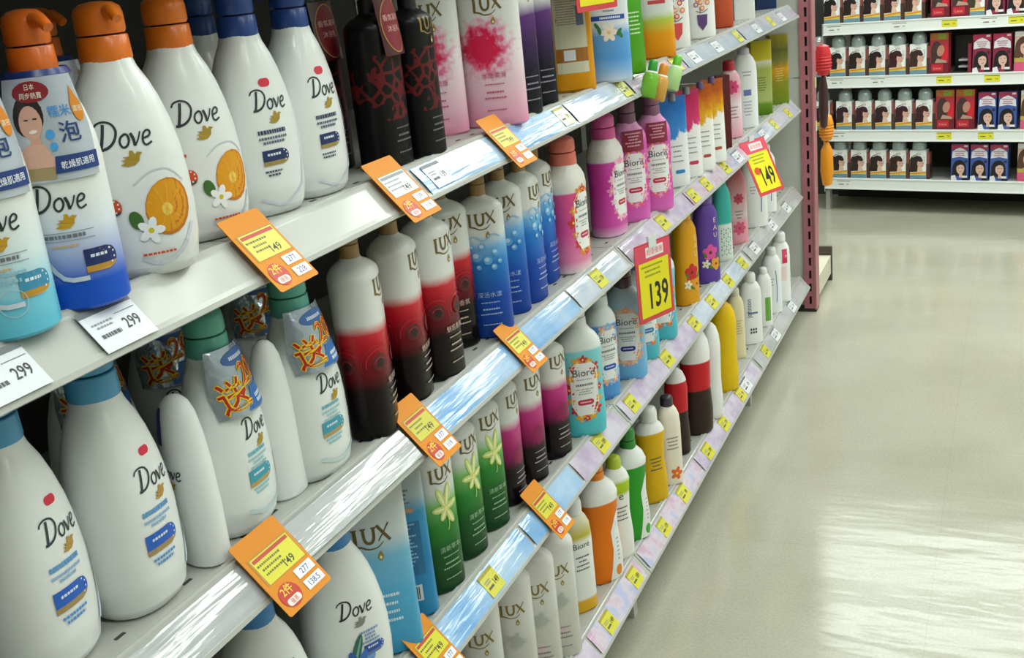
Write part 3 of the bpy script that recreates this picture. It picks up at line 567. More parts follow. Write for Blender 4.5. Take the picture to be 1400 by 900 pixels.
def sp_navy(ang):
    def pr(p):
        p.pill(-.001,.147,.015,.009,'#d22a3c'); dove(p,.0,.118,.0215)
        p.fine(-.004,.092,.036,1,'#31405e',.0045); p.fine(-.004,.086,.036,2,'#5b6880',.0028,.0048); badge(p,-.004,.066,.034,.017,'#1c2f63','#a08a48'); p.fine(-.01,.05,.022,2,'#31405e',.002,.004)
        p.stroke([(.03,.03),(.043,.075),(.04,.11)],.0025,'#d5dcea'); p.stroke([(-.03,.022),(0,.012),(.03,.03)],.003,'#d5dbe8')
    r=make('tear',.1,.076,.2,mat(WH,.3,coat=.25,name='white_plastic'),pr); pump(r,.199,mat('#1f4590',.35,coat=.2,name='navy_plastic'),.0215,ang); return r
def sp_milk():
    def pr(p):
        p.pill(.004,.163,.014,.0085,'#d92c46'); dove(p,.004,.128,.0215,'#353c45','#b48f42')
        p.fine(-.004,.103,.036,1,'#5a9ad0',.005); p.fine(-.004,.096,.036,2,'#8fb8dd',.003,.005); badge(p,-.004,.074,.042,.021,'#1e5fc4','#a58b5a'); p.fine(-.006,.056,.03,2,'#4f93d2',.0028,.005)
        p.stroke([(.028,.03),(.04,.06),(.044,.1),(.04,.135)],.006,'#cfdff0')
    r=make('tear',.109,.094,.222,mat(WH,.32,coat=.2,name='white_plastic'),pr); pump(r,.221,mat('#4b9ccb',.35,coat=.2,name='light_blue_plastic'),.0245,math.radians(140),True,.04,.022); return r
FOIL=mat('#aeb9c6',.16,.75,bump=.6,bscale=60,name='silver_foil')
def sp_teal():
    def pr(p):
        dove(p,.004,.11,.021); p.fine(-.003,.09,.032,1,'#6fb5c4',.004); p.fine(-.003,.084,.034,3,'#9fcbd4',.0028,.0048); badge(p,-.003,.064,.04,.019,'#3f9db4','#b79b62'); p.fine(-.005,.05,.03,2,'#8cc5d0',.0026,.0048)
        p.stroke([(-.03,.03),(0,.02),(.036,.03),(.045,.07)],.005,'#d2e6e8')
    r=make('tear',.108,.08,.205,mat('#e6eceb',.3,coat=.25,name='white_plastic'),pr); pump(r,.204,mat('#58a796',.35,coat=.2,name='teal_plastic'),.023,math.radians(150))
    def dr(p):
        p.ell(.006,.024,.03,.009,'#3a66a8'); p.fine(.006,.022,.034,1,'#d8e2f4',.004)
        p.band([(-.036,-.01,.03),(-.02,.0,.046),(-.012,.004,.046)],'#2c6cb4'); p.fine(.022,-.026,.03,2,'#dfe8f4',.004,.006)
        for dx,dy in ((.0012,0),(-.0012,0),(0,.0012),(0,-.0012)):
            p.text('送',-.019+dx,-.032+dy,.036,'#f6d21a',0,1,.12,.016); p.text('200',.02+dx,-.006+dy,.025,'#f6d21a',.15,.95,.12,.01)
        p.text('送',-.019,-.032,.036,'#b8160a',0,1,.12,.006); p.text('200',.02,-.006,.025,'#c81e0c',.15,.95,.12,.01)
    hangcard(r,.212,.094,.076,.026,.28,dr,FOIL,None,'gift_card',.046,lambda t:.72+.28*min(t*1.6,1)); return r
def sp_flower(short=False):
    def pr(p):
        dove(p,.004,.125,.0225,'#262b31','#8b8d84')
        p.fine(.018,.098,.026,4,'#7d9ccc',.003,.005); badge(p,.022,.073,.03,.015,'#2b50a8','#6a7ea8')
        p.ell(-.004,.075,.006,.026,'#2f6a5c',-.35); p.ell(-.003,.074,.0015,.024,'#7fb0a0',-.35)
        for a,c in ((.5,'#3f74c8'),(1.0,'#6fa0e0'),(-.2,'#2f5fb4'),(-.8,'#86b2ea')): p.ell(-.006+.012*math.sin(a),.048+.012*math.cos(a),.006,.02,c,-a)
    r=make('tear',.116,.085,.215 if not short else .19,mat(WH,.32,coat=.2,name='white_plastic'),pr); pump(r,.214 if not short else .189,mat('#2f7fc4',.35,coat=.2,name='blue_plastic'),.0248,math.radians(140)); return r
def sp_foam(blue):
    h=.2; base='#1c56c8' if blue else '#6cc4de'
    st=[(0,base),(.12,base),(.36,'#dfe8f2' if blue else '#dfeef2'),(.5,WH),(1,WH)] if blue else [(0,'#5cc0dc'),(.15,'#79cbe2'),(.34,'#dcecf0'),(.5,WH),(1,WH)]
    def pr(p):
        dove(p,-.004,.087,.0215,DARK,'#c99a1e')
        p.fine(-.004,.064,.034,1,'#70757c',.003); p.rect(-.024,.02,.0685,.0691,'#8a8f96',6,1); p.rect(-.024,.02,.0615,.0621,'#8a8f96',6,1); p.fine(-.006,.0565,.022,1,'#d8b27c',.0018)
        badge(p,.022,.042,.03,.02,'#182a66' if blue else '#3b8fb4','#c08f2c')
        if not blue: p.ring(.0,.03,.011,.011,.0006,'#b9cfdc'); p.fine(.0,.052,.03,2,'#8fc4d8',.003,.006)
        p.stroke([(-.026,.05),(-.012,.03),(.008,.028)],.004,'#cfd8e6')
    r=make('tube',.078,.074,h,bodymat(h,st,rough=.28),pr)
    pump(r,h-.001,mat('#e06a10',.38,coat=.2,name='orange_plastic'),.019,math.radians(30))
    def dr(p):
        p.band([(-.04,-.034,.0),(-.03,-.034,.002)],'#a8956a')
        p.ell(-.0135,.0125,.0135,.0175,'#241a1c'); p.ell(-.012,.007,.0098,.0135,'#dcab98',.08); p.poly([(-.024,.012),(-.02,.024),(-.01,.027),(.0,.018),(-.008,.017),(-.018,.012)],'#241a1c')
        p.rect(-.014,-.006,-.012,-.004,'#d8a390',1,1); p.band([(-.03,-.032,.004),(-.02,-.028,.0),(-.011,-.018,-.004)],'#dcae9b')
        p.rect(-.017,-.0135,.0085,.0098,'#3a2a28',1,1); p.rect(-.0095,-.006,.009,.0103,'#3a2a28',1,1); p.ell(-.0105,-.0005,.0035,.0016,'#f4e8e4',.1,8)
        p.ell(-.008,.031,.018,.0085,'#8c1c28'); p.text('日本',-.008,.0325,.005,'#f0e8d8',bold=.006); p.text('同步熱賣',-.008,.0255,.005,'#f0e8d8',bold=.006)
        p.text('糯米',.014,.009,.0095,'#3f96dc',bold=.006); p.text('泡',.018,-.012,.017,'#1d3f78',bold=.01); p.ell(.002,-.004,.0035,.004,'#4aa2e4'); p.ell(.003,-.014,.003,.0035,'#4aa2e4')
        p.ell(.031,.014,.0055,.011,'#e08a20'); p.poly([(.0265,.018),(.031,.033),(.0355,.018)],'#e08a20'); p.text('濃密',.031,.011,.005,'#f6ead0')
        p.band([(-.036,.0,.038),(-.022,.002,.038)],'#1f3c7e'); p.text('乾燥肌適用',.0195,-.0325,.0065,'#f0f3fa',0,.85,.05,.006)
    hangcard(r,.196,.076,.084,.034,.06,dr,mat('#c2cbd8',.22,.25,coat=.5,name='silver_card'),mat('#1b3476',.3,name='navy_ring'),'hang_tag',.044,lambda t:.72+.28*min(t*1.8,1)); return r
def sp_lux(h,w,d,st,blobs=(),wob=.06,tcol=GOLDT,txt=None,fc='#d8c8b8',neck='#a8875a',lz=.8,ls=.0205,extra=None,lace=None,rough=.25,drop='#9a8338',pumpc=None,logo=True,name='body_wash_bottle'):
    def pr(p):
        if logo: lux(p,0,h*lz,ls,tcol,drop)
        if extra: extra(p)
        if txt: p.text(txt,0,h*.3,.009,fc)
        p.fine(0,h*.26,.03,1,fc,.0016); p.fine(0,h*.21,.026,1,fc,.0026); p.fine(0,h*.175,.034,1,fc,.0022); p.fine(0,h*.1,.03,1,fc,.0018)
    r=make('lux',w,d,h,bodymat(h,st,blobs,rough,wob,lace=lace),pr,root=name)
    if neck:
        nm=mat(neck,.4,name='pump_neck'); 
        autosmooth(MB().lathe([(.0125,h-.003),(.0125,h+.016),(.0115,h+.017)]).build('collar',nm,r))
        pm=mat(pumpc or neck,.4,name='pump_plastic')
        hd=autosmooth(MB().lathe([(.0085,h+.016),(.0125,h+.018),(.0125,h+.028),(.009,h+.031),(.002,h+.032)],16).build('pump_head',pm,r),50)
        MB().tube([(-.004,0,h+.027),(-.02,0,h+.028),(-.034,0,h+.024)],[.006,.0055,.0045]).build('nozzle',pm,hd)
    return r
LW_='#dfe0dd'
def rose(p):
    for u0 in (-.125,-.075,-.03,.014):
        p.ell(u0,.104,.012,.012,'#5c0c16'); p.ell(u0+.001,.103,.006,.006,'#2c070c')
        for k,r in enumerate((.008,.014,.02,.026)):
            p.stroke([(u0+r*math.cos(a),.102+r*math.sin(a)) for a in [2.9-.42*i+.2*k for i in range(7)]],.0008,('#c8323e','#a01c28')[k%2])
def bubbles(p):
    for (u,v,r) in ((-.014,.135,.008),(.003,.128,.007),(.016,.14,.006),(-.004,.15,.006),(-.02,.15,.004),(.012,.117,.005),(.022,.125,.004),(-.012,.118,.004)):
        p.ell(u,v,r,r,'#5fb0ea',0,12); p.ell(u-.2*r,v+.25*r,r*.6,r*.5,'#b8dcf6',0,10)
    p.stroke([(-.028,.16),(-.016,.168),(0,.16),(.014,.17),(.026,.164)],.002,'#8cc4ee')
def lily(p):
    for a,l in ((-.35,.038),(.25,.04),(-1.5,.024),(1.3,.024),(2.7,.03),(-2.6,.02)):
        u,v=math.sin(a)*l*.5,.135+math.cos(a)*l*.5; p.ell(u,v,.0055,l*.5,'#cfdc78',-a,10); p.ell(u,v,.002,l*.4,'#f0f4c8',-a,8)
    p.ell(0,.135,.004,.004,'#f4e890',0,8); p.stroke([(0,.13),(.003,.11),(.0,.1)],.0015,'#b8d060')
def neck_tag(r,h):
    def dr(p): p.ell(0,0,.021,.034,'#7c1622'); p.ring(0,0,.021,.034,.0015,'#a8823c'); p.text('香氛凝萃',0,.006,.008,'#e0b0a8'); p.text('沐浴乳',0,-.008,.008,'#e0b0a8')
    hangcard(r,h+.02,.05,.075,.03,.14,dr,mat('#470c14',.3,coat=.3,name='dark_red_card'),None,'neck_tag',.045)
def sp_black(d2=False):
    h=.2; r=sp_lux(h,.078 if not d2 else .072,.062 if not d2 else .056,[(0,'#050507'),(1,'#070709')],(),0,'#8a7430',None,'#6d6d70','#0c0c10',.84,.018,None,(.32,.74,'#5e1418'),.42)
    if not d2: neck_tag(r,h)
    return r
def sp_bio(st,capc,w=.088,d=.062,h=.212,label=None,kind='bio',pumped=True,blobs=(),coat=.4,capr=.0195):
    r=make(kind,w,d,h,bodymat(h,st,blobs,.25,0,coat),label)
    c=mat(capc,.35,coat=.2,name='coloured_cap')
    if pumped: pump(r,h-.001,c,capr,math.radians(180))
    else: cap(r,h-.001,c,.02,.03)
    return r
def bio_label(txt='Bioré',bc='#c22a4a',fl=('#e8685a','#f2b0a0'),w=.027,z0=.045,z1=.15,tagc=None,side=0):
    def pr(p):
        p.k+=1; p.hold=True
        for i in range(16):
            a=2*math.pi*i/16; u=math.cos(a)*w*1.12; v=(z0+z1)/2+math.sin(a)*(z1-z0)*.56; flower(p,u,v,.0075+.002*(i%3),fl[i%2],'#f2dc6a',5,i)
        p.hold=False; p.k+=2
        p.band([(z0,-w*.6,w*.6),(z0+.02,-w,w),(z1-.012,-w,w),(z1,-w*.6,w*.6)],'#eef0ee')
        p.text(txt,0,z1-.026,.014,'#4a4d52'); p.fine(0,z1-.034,.03,1,'#8a8d90',.0016); p.fine(0,z1-.046,.034,1,'#77797e',.0045); p.fine(0,z1-.054,.034,3,'#9a9ca0',.0022,.0045)
        p.pill(0,z0+.026,.032,.011,bc); p.fine(0,z0+.025,.022,1,'#f2e6e6',.0022)
    return pr
def sp_pouch(w,d,h,st,pr=None,blobs=(),capc=None,wob=0,kind='pouch',name='refill_pouch'):
    r=make(kind,w,d,h,bodymat(h,st,blobs,.2,wob,.5),pr,'pouch_body',name)
    s=MB().box(-.0008,.0008,-w*.49,w*.49,h-.004,h+.008).build('top_seal',mat(st[-1][1],.25,coat=.4),r)
    if capc: 
        o=cap(r,h-.002,mat(capc,.35),.009,.018,.3,'spout_cap')
    return r
def pr_amber(p):
    p.rect(-.03,.03,.035,.2,'#d9d4b8',6,6); p.fine(-.004,.19,.04,16,'#8d8878',.0018,.0045,1); p.rect(.012,.026,.12,.155,'#6a7a94',2,2); p.rect(-.03,.03,.055,.08,'#a86a28',6,1); p.rect(-.016,.006,.058,.077,'#e4e6e8',3,1)
def pr_sky(p):
    p.rect(-.033,.033,.118,.127,'#1f4fa8',6,1); p.fine(.004,.1205,.04,1,'#e8eefa',.004); p.fine(.002,.19,.03,9,'#8b949c',.003,.007); flower(p,.0,.095,.017,'#f4e6d4','#e6c07a',6)
    for u,v,a in ((-.022,.108,.6),(.02,.095,-.7),(.022,.09,.5),(-.018,.1,.2)): p.ell(u,v,.0035,.008,'#2f7a3c',a)
def pr_berry(c1,c2):
    def pr(p):
        for i in range(14):
            a=2*math.pi*i/7+.3*(i//7); q=.011 if i<7 else .02; p.ell(math.cos(a)*q,.108+math.sin(a)*q*1.5,.0065,.0065,(c1,'#d9794a','#e8d8d8','#8d5f8f')[i%4],0,10); p.ell(math.cos(a)*q,.108+math.sin(a)*q*1.5,.004,.004,'#f0c8a8',0,8)
        p.poly([(-.014,.062),(.014,.062),(.012,.037),(0,.022),(-.012,.037)],c2); p.stroke([(-.016,.072),(0,.067),(.016,.075)],.002,'#7a6a6a'); p.stroke([(-.004,.065),(-.006,.082)],.0016,'#7a4a4a')
    return pr
def pr_lines(c='#7d8288',z=.12,n=6,w=.03):
    return lambda p:p.fine(0,z,w,n,c,.003,.008)
def sp_plain(kind,w,d,h,st,capc=None,ch=.025,cr=None,pr=None,blobs=(),rough=.3,wob=0,name='shampoo_bottle',pumpc=None):
    r=make(kind,w,d,h,bodymat(h,st,blobs,rough,wob,.3),pr,root=name)
    if capc: cap(r,h-.001,mat(capc,.35,coat=.2),cr or w*.26,ch)
    if pumpc: pump(r,h-.001,mat(pumpc,.35,coat=.2),.017,math.radians(180),True,.03,.016)
    return r
def pr_eau(fl,fl2):
    def pr(p):
        for i,t in enumerate('EAU'): p.text(t,.014,.165-.02*i,.013,'#e8dcae')
        flower(p,-.004,.085,.022,fl,'#7a1410',5,.3,.6); flower(p,.012,.052,.017,fl2,'#b02a18',5,1,.6); flower(p,-.018,.055,.012,'#e8e4d0','#d8a020',5); 
        for u,v,a in ((-.02,.08,.5),(.02,.075,-.6),(-.004,.045,.9),(.026,.05,.3)): p.ell(u,v,.0035,.009,'#4f7a30',a)
    return pr
def two(z,a,b): return [(0,a),(z,a),(z+.01,b),(1,b)]
def three(z1,z2,a,b,c): return [(0,a),(z1,a),(z1+.01,b),(z2,b),(z2+.01,c),(1,c)]
def kid_pr(txt=None,c='#4a4d52',z=.13,fl=None):
    def pr(p):
        if txt: p.text(txt,0,z,.012,c)
        p.fine(0,z-.02,.03,4,c,.003,.009)
        if fl: flower(p,.006,.03,.016,fl,'#f4d040')
    return pr
def pr_swoosh(c):
    def pr(p):
        p.band([(.004,.0,.05),(.03,.006,.05),(.07,.012,.05),(.11,.01,.05),(.14,.022,.05),(.158,.038,.05)],'#eceeec'); p.ell(.024,.022,.009,.012,c); p.fine(.026,.09,.008,6,'#8a8d90',.003,.009)
    return pr
SPEC=dict(
 wash_fruit=lambda:sp_fruit(), wash_fruit2=lambda:sp_fruit(True), wash_navy=lambda:sp_navy(math.radians(165)), wash_navy2=lambda:sp_navy(math.radians(200)),
 wash_milk=sp_milk, wash_teal=sp_teal, wash_flower=lambda:sp_flower(), wash_flower2=lambda:sp_flower(True), foam_blue=lambda:sp_foam(True), foam_aqua=lambda:sp_foam(False),
 bonus=lambda:sp_plain('tottle',.07,.046,.185,[(0,WH),(1,WH)],None,0,None,lambda p:(dove(p,.0,.1,.018),p.band([(.135,-.018,-.004),(.15,-.02,-.003),(.165,-.017,-.003),(.174,-.012,-.004)],'#24307c'))), bonus2=lambda:sp_plain('tottle',.056,.04,.19,[(0,WH),(1,WH)]),
 lux_red=lambda:sp_lux(.236,.082,.064,[(0,'#0b0709'),(.28,'#150a0c'),(.42,'#7a101c'),(.54,'#b81828'),(.6,'#c82a36'),(.66,LW_),(1,LW_)],(),.05,txt='魅惑香氛',fc='#c9b2a4',extra=rose),
 lux_blue=lambda:sp_lux(.228,.073,.06,[(0,'#163e98'),(.3,'#1a4cb0'),(.55,'#2c80d2'),(.66,'#7db8e6'),(.74,LW_),(1,LW_)],(),.1,txt='深活水漾',fc='#a8c4ec',extra=bubbles),
 lux_green=lambda:sp_lux(.225,.074,.06,[(0,'#123c1c'),(.3,'#1d5c28'),(.5,'#2f8a34'),(.64,'#7fbf6c'),(.74,LW_),(1,LW_)],(),.05,txt='清新草本',fc='#9cc49c',extra=lily),
 lux_mag=lambda:sp_lux(.222,.07,.058,[(0,'#120c12'),(.3,'#180d14'),(.38,'#7d1650'),(.5,'#b0206e'),(.62,'#c43a86'),(.7,LW_),(1,LW_)],((0,.09,.02,'#8a1450',1.5,False),),.07,fc='#b8a8b0'),
 lux_black=lambda:sp_black(), lux_black2=lambda:sp_black(True),
 lux_pink=lambda:sp_lux(.25,.1,.05,[(0,'#e694b4'),(.15,'#eab8cc'),(.45,'#eee2e8'),(.6,LW_),(1,LW_)],((-.012,.122,.05,'#e890b6',1.5,True),(-.014,.122,.036,'#d8244e',1.4,True)),.05,txt='水嫩柔滑',fc='#c0527c',lz=.7,ls=.021,neck=None),
 lux_purple=lambda:sp_lux(.235,.06,.042,[(0,'#101018'),(.3,'#141420'),(.5,'#3a2050'),(.68,'#5c3076'),(.78,LW_),(1,LW_)],(),.08,fc='#9a94a8',neck=None,ls=.017,lz=.83),
 lux_clear=lambda:sp_lux(.25,.074,.058,[(0,'#c6c4b8'),(.45,'#cfcfc6'),(.62,'#dddcd6'),(1,'#e4e3df')],((.0,.12,.018,'#b6b9b0',1.6,True),(-.004,.06,.014,'#dcc4c8',1.4,True)),.05,tcol='#8a7436',fc='#6f7274',neck='#c9c6bc',lz=.68),
 bio_salmon=lambda:sp_bio([(0,'#f0e0e6'),(.12,'#e88ab4'),(.4,'#e2559a'),(.74,'#e4578f'),(.755,'#e6e2da'),(1,'#e8e4dc')],'#ea7a6a',.092,.07,.205,capr=.025,label=bio_label(fl=('#d8382e','#e88a3a'))),
 bio_magenta=lambda:sp_bio([(0,'#ecc4e0'),(.12,'#dc58b4'),(.5,'#d440a8'),(.76,'#d64cae'),(.775,'#e8e2dc'),(1,'#e8e4de')],'#dc5aa0',.09,.07,.205,capr=.025,label=bio_label(fl=('#f090c4','#f6bcd8'))),
 bio_tagged=lambda:tagged(),
 bio_aqua=lambda:sp_bio([(0,'#4fc2d0'),(.5,'#6accd8'),(.8,'#8ad4dc'),(.82,'#dfe6e4'),(1,'#e4e8e6')],'#e2e6e4',.09,.06,.215,label=bio_label(fl=('#cc3038','#e8a83a'))),
 bio_aqua2=lambda:sp_bio([(0,'#46b8cc'),(.5,'#62c6d4'),(.8,'#7ccfdc'),(.82,'#dfe6e4'),(1,'#e4e8e6')],'#58b8c8',.08,.058,.21,label=bio_label(fl=('#58b4d4','#e87a48'),bc='#2a7ec0')),
 bio_blue=lambda:sp_bio([(0,'#5a9ee0'),(.5,'#3f8ad8'),(.8,'#5c9ee0'),(.82,'#e2e6e6'),(1,'#e4e8e6')],'#dfe4e4',.07,.055,.2,label=bio_label(bc='#2a58b8',fl=('#86b8ec','#e8b0a0'))),
 bio_flower=lambda:sp_bio([(0,'#6ab4e8'),(.3,'#86c2ea'),(.6,'#9fd0e4'),(1,'#c2dfe6')],'#6a5a62',.084,.055,.205,label=bio_label(bc='#23328a',fl=('#f0a890','#f2c4a8'))),
 pouch_amber=lambda:sp_pouch(.086,.045,.24,[(0,'#dc9410'),(1,'#e2a01c')],pr_amber), pouch_sky=lambda:sp_pouch(.086,.045,.235,[(0,'#cfdcec'),(.1,'#8ab8e6'),(.2,'#5a9ee0'),(.38,'#6aa8e4'),(.46,'#dfe6ec'),(1,'#e4e9ee')],pr_sky,wob=.08),
 pouch_green=lambda:sp_pouch(.06,.035,.22,[(0,'#5aa020'),(.5,'#3f9418'),(1,'#5ab030')],pr_lines('#cfe8b0')),
 pouch_orange=lambda:sp_pouch(.085,.045,.22,[(0,'#e08a10'),(.25,'#e89a18'),(.38,'#b8c850'),(.46,'#dfe2dc'),(1,'#e6e8e4')],lambda p:(p.rect(-.02,.02,.12,.128,'#c83a40',4,1),p.fine(0,.19,.03,6,'#8a8d90',.004,.01)),wob=.1),
 pouch_berry=lambda:sp_pouch(.076,.04,.215,[(0,'#ecebe6'),(1,'#f0efec')],pr_berry('#c8303c','#d84a4a')), pouch_plum=lambda:sp_pouch(.082,.04,.215,[(0,'#ecebe8'),(1,'#f0efee')],pr_berry('#e07a3a','#5a3a72')),
 pouch_rust=lambda:sp_pouch(.07,.045,.21,[(0,'#b84a28'),(.5,'#c05430'),(1,'#b04424')],pr_lines('#e8b090')),
 box_white=lambda:sp_plain('box',.066,.04,.2,[(0,'#eceeea'),(1,'#eceeea')],pr=pr_lines('#b8bcb4'),name='carton'), pack_dark=lambda:sp_plain('box',.076,.05,.19,[(0,'#1c2f5c'),(.2,'#1f3450'),(.4,'#59706a'),(1,'#3c4f44')],pr=pr_lines('#c8d0b8'),name='soap_pack',wob=.3),
 splash_blue=lambda:sp_pouch(.072,.04,.212,[(0,'#eef0f0'),(.56,'#eceef0'),(.6,'#3f8ed8'),(1,'#2a74c8')],lambda p:(p.fine(0,.1,.03,4,'#8a8d90',.003,.012),p.pill(.004,.04,.026,.009,'#2a88c8')),wob=.9,capc='#8a9096'),
 splash_pink=lambda:sp_pouch(.068,.04,.212,[(0,'#eef0f0'),(.56,'#f0ecee'),(.6,'#d83a72'),(1,'#c82a60')],lambda p:(p.fine(0,.1,.03,4,'#8a8d90',.003,.012),p.pill(.004,.04,.026,.009,'#c8324e')),wob=.9,capc='#8a9096'),
 splash_gold=lambda:sp_pouch(.066,.04,.212,[(0,'#eef0ee'),(.56,'#f0eee6'),(.6,'#e8b020'),(.85,'#d0781a'),(1,'#c05a18')],lambda p:(p.fine(0,.1,.03,4,'#8a8d90',.003,.012),p.pill(.004,.04,.022,.008,'#b04a3a')),wob=.9,capc='#6a5a8a'),
 box_maroon=lambda:sp_plain('box',.046,.035,.205,[(0,'#5a2222'),(1,'#64282a')],pr=lambda p:p.rect(-.022,-.018,.004,.2,'#e0b830',1,2),name='carton'),
 bottle_rose=lambda:sp_plain('slim',.07,.045,.2,[(0,'#f0a8bc'),(.3,'#f4d4dc'),(.5,'#f0e0e4'),(.7,'#e898b0'),(1,'#f0c8d0')],'#c8283c',.03,.018,lambda p:(flower(p,0,.15,.02,'#d83a78','#a01848',7),p.fine(0,.09,.03,4,'#8a5a68',.003,.01))),
 bottle_white_tall=lambda:sp_plain('slim',.08,.05,.225,[(0,'#eceef0'),(1,'#f0f1f2')],'#d4d4e0',.02,.018,lambda p:(p.fine(0,.17,.03,2,'#8a8d90',.003,.01),p.rect(-.012,.012,.1,.118,'#6a7ab4',2,1),p.fine(0,.08,.026,5,'#9a9da0',.003,.01))),
 pack_olive=lambda:sp_plain('box',.07,.05,.24,[(0,'#4f7a18'),(.15,'#6f9428'),(.2,'#b4be78'),(.62,'#a8b458'),(.72,'#d8d8c0'),(.75,'#c8b828'),(1,'#b4a420')],pr=pr_lines('#5a6a20'),name='soap_pack',wob=.05), pack_olive2=lambda:sp_plain('box',.066,.05,.235,[(0,'#6f8a20'),(.3,'#8a8a28'),(.5,'#d89a18'),(.65,'#7a7a3a'),(.8,'#5a5c30'),(1,'#a89a28')],pr=pr_lines('#e0c878'),name='soap_pack',wob=.4),
 purple=lambda:sp_plain('slim',.08,.06,.22,[(0,'#2c1440'),(1,'#3a1a52')],'#2a1240',.03,.02,lambda p:p.fine(0,.14,.03,3,'#8a70a0',.004,.01)),
 pouch_lux=lambda:sp_pouch(.1,.05,.235,[(0,'#3c9ac8'),(.4,'#58aad2'),(.62,'#7abada'),(.75,'#d4dee0'),(1,'#dcdedc')],lambda p:(lux(p,0,.165,.024),p.fine(0,.09,.05,4,'#d4e8f0',.004,.012)),wob=.06),
 pouch_lux_back=lambda:sp_pouch(.085,.045,.235,[(0,'#2f8cc0'),(.4,'#2a82b8'),(.7,'#4a9cc8'),(.8,'#c0d0d4'),(1,'#d4d8d6')],lambda p:(p.rect(-.03,.03,.07,.15,'#2a6f9c',6,3),p.fine(-.002,.145,.05,12,'#9cc4dc',.0025,.0055,1),p.text('LUX',-.01,.21,.012,'#6a7a84'),p.fine(0,.195,.04,4,'#6a7a84',.0025,.006),p.stroke([(-.02,.162),(0,.168),(.024,.166)],.006,'#cf9a72'),p.rect(-.012,.022,.03,.055,'#dfe2e4',3,2),[p.rect(-.009+.0028*i,-.0076+.0028*i,.033,.052,'#30343a',1,1) for i in range(10)])),
 eau_orange=lambda:sp_plain('slim',.076,.05,.222,[(0,'#dc9a10'),(1,'#e6a41c')],'#e0a020',.028,.02,pr_eau('#c81e20','#e8981c')), eau_purple=lambda:sp_plain('slim',.074,.05,.218,[(0,'#5c3f9a'),(1,'#6a4aa8')],'#7a5ab4',.028,.02,pr_eau('#e050a0','#e8a030')),
 bottle_tealdots=lambda:sp_plain('slim',.056,.035,.222,[(0,'#dfe8e0'),(.48,'#dce8e4'),(.5,'#3fb0a8'),(1,'#4ab8b0')],'#3aa8a4',.025,.014,lambda p:[p.ell(-.014+.007*(i%5),.02+.012*(i//5)+.004*(i%2),.0018,.0024,('#4a8a3a','#3ab0b0','#8a6a30')[i%3],0,6) for i in range(35)]),
 bottle_pink=lambda:sp_plain('slim',.07,.045,.225,[(0,'#f0a0b0'),(.3,'#f0a8b8'),(.4,'#ecdcdc'),(.6,'#f0c0c8'),(1,'#e88898')],'#d84a60',.03,.018,lambda p:(flower(p,0,.05,.02,'#e05a80','#c03060',7),flower(p,0,.14,.016,'#d84a6a','#a02848',7),p.fine(0,.1,.026,3,'#7a6a6a',.003,.01))),
 bottle_white_big=lambda:sp_plain('slim',.088,.055,.235,[(0,'#eceeee'),(1,'#f0f2f2')],'#eceeee',.03,.02,lambda p:(p.stroke([(.012,.05),(.014,.1),(.01,.16)],.004,'#7a86c0'),p.fine(-.014,.13,.02,3,'#9aa0a8',.003,.01))),
 bottle_white=lambda:sp_plain('slim',.07,.045,.205,[(0,'#eceeee'),(1,'#f0f2f2')],'#e8eaea',.025,.018,lambda p:(p.stroke([(.008,.04),(.01,.09),(.006,.15)],.003,'#6a76b0'),p.fine(-.01,.12,.02,3,'#9aa0a8',.003,.01))),
 kid_bi=lambda:sp_plain('slim',.07,.05,.21,[(0,'#e0a820'),(.12,'#e4b030'),(.15,'#eceeea'),(.72,'#f0f0ec'),(.78,'#c8b838'),(1,'#e8e8dc')],'#f0f0ee',.032,.019,kid_pr('Bioré','#55585c',.14)),
 kid_orange=lambda:sp_plain('waist',.09,.06,.225,two(.78,'#e8780e','#f0f0ee'),None,0,None,pr_swoosh('#e88a20'),pumpc='#ee8a1c'), kid_lime=lambda:sp_plain('waist',.066,.045,.21,[(0,'#eceee8'),(.7,'#f0f2ec'),(.74,'#a8c818'),(.84,'#b4d020'),(.88,'#f0f2ec'),(1,'#f2f2f0')],'#b8cc30',.026,.016,kid_pr('e','#55585c',.14)),
 kid_green=lambda:sp_plain('waist',.078,.055,.215,two(.8,'#2f9a28','#eceeec'),None,0,None,pr_swoosh('#3aa838'),pumpc='#2c8c30'), kid_yellow=lambda:sp_plain('waist',.076,.055,.2,two(.86,'#e0b010','#f0f0ee'),'#f2f2f0',.034,.021,kid_pr()),
 kid_cream=lambda:sp_plain('slim',.06,.045,.2,[(0,'#ece4d4'),(1,'#efe9dc')],'#3a3440',.025,.015,kid_pr(None,'#7a7468',.14,'#e86a28')),
 kid_red=lambda:sp_plain('round',.064,.05,.23,three(.5,.84,'#33211f','#c81e28','#eceae8')), kid_redbig=lambda:sp_plain('round',.088,.065,.29,three(.42,.68,'#33211f','#c81e28','#efefed')),
 kid_whitefig=lambda:sp_plain('round',.06,.05,.27,[(0,'#ececea'),(1,'#f0f0ee')]),
 kid_yellowfig=lambda:sp_plain('round',.084,.06,.265,[(0,'#e2b808'),(1,'#eec414')]),
 kid_creamslim=lambda:sp_plain('slim',.056,.04,.2,[(0,'#e8dcae'),(1,'#ece2bc')],'#eee8d0',.025,.014,pr_lines('#b8a870')),
 baby_white=lambda:sp_plain('slim',.076,.045,.205,[(0,'#eff0f0'),(1,'#f2f3f3')],'#f2f2f2',.028,.02,lambda p:(p.text('johnson',0,.12,.022,'#5a6484',0,.8,math.pi/2),p.rect(-.016,.016,.1,.106,'#6a78a8',3,1),[p.ell(-.008+.008*(i%3),.04+.01*(i//3),.003,.004,'#2a2c34',0,8) for i in range(6)])),
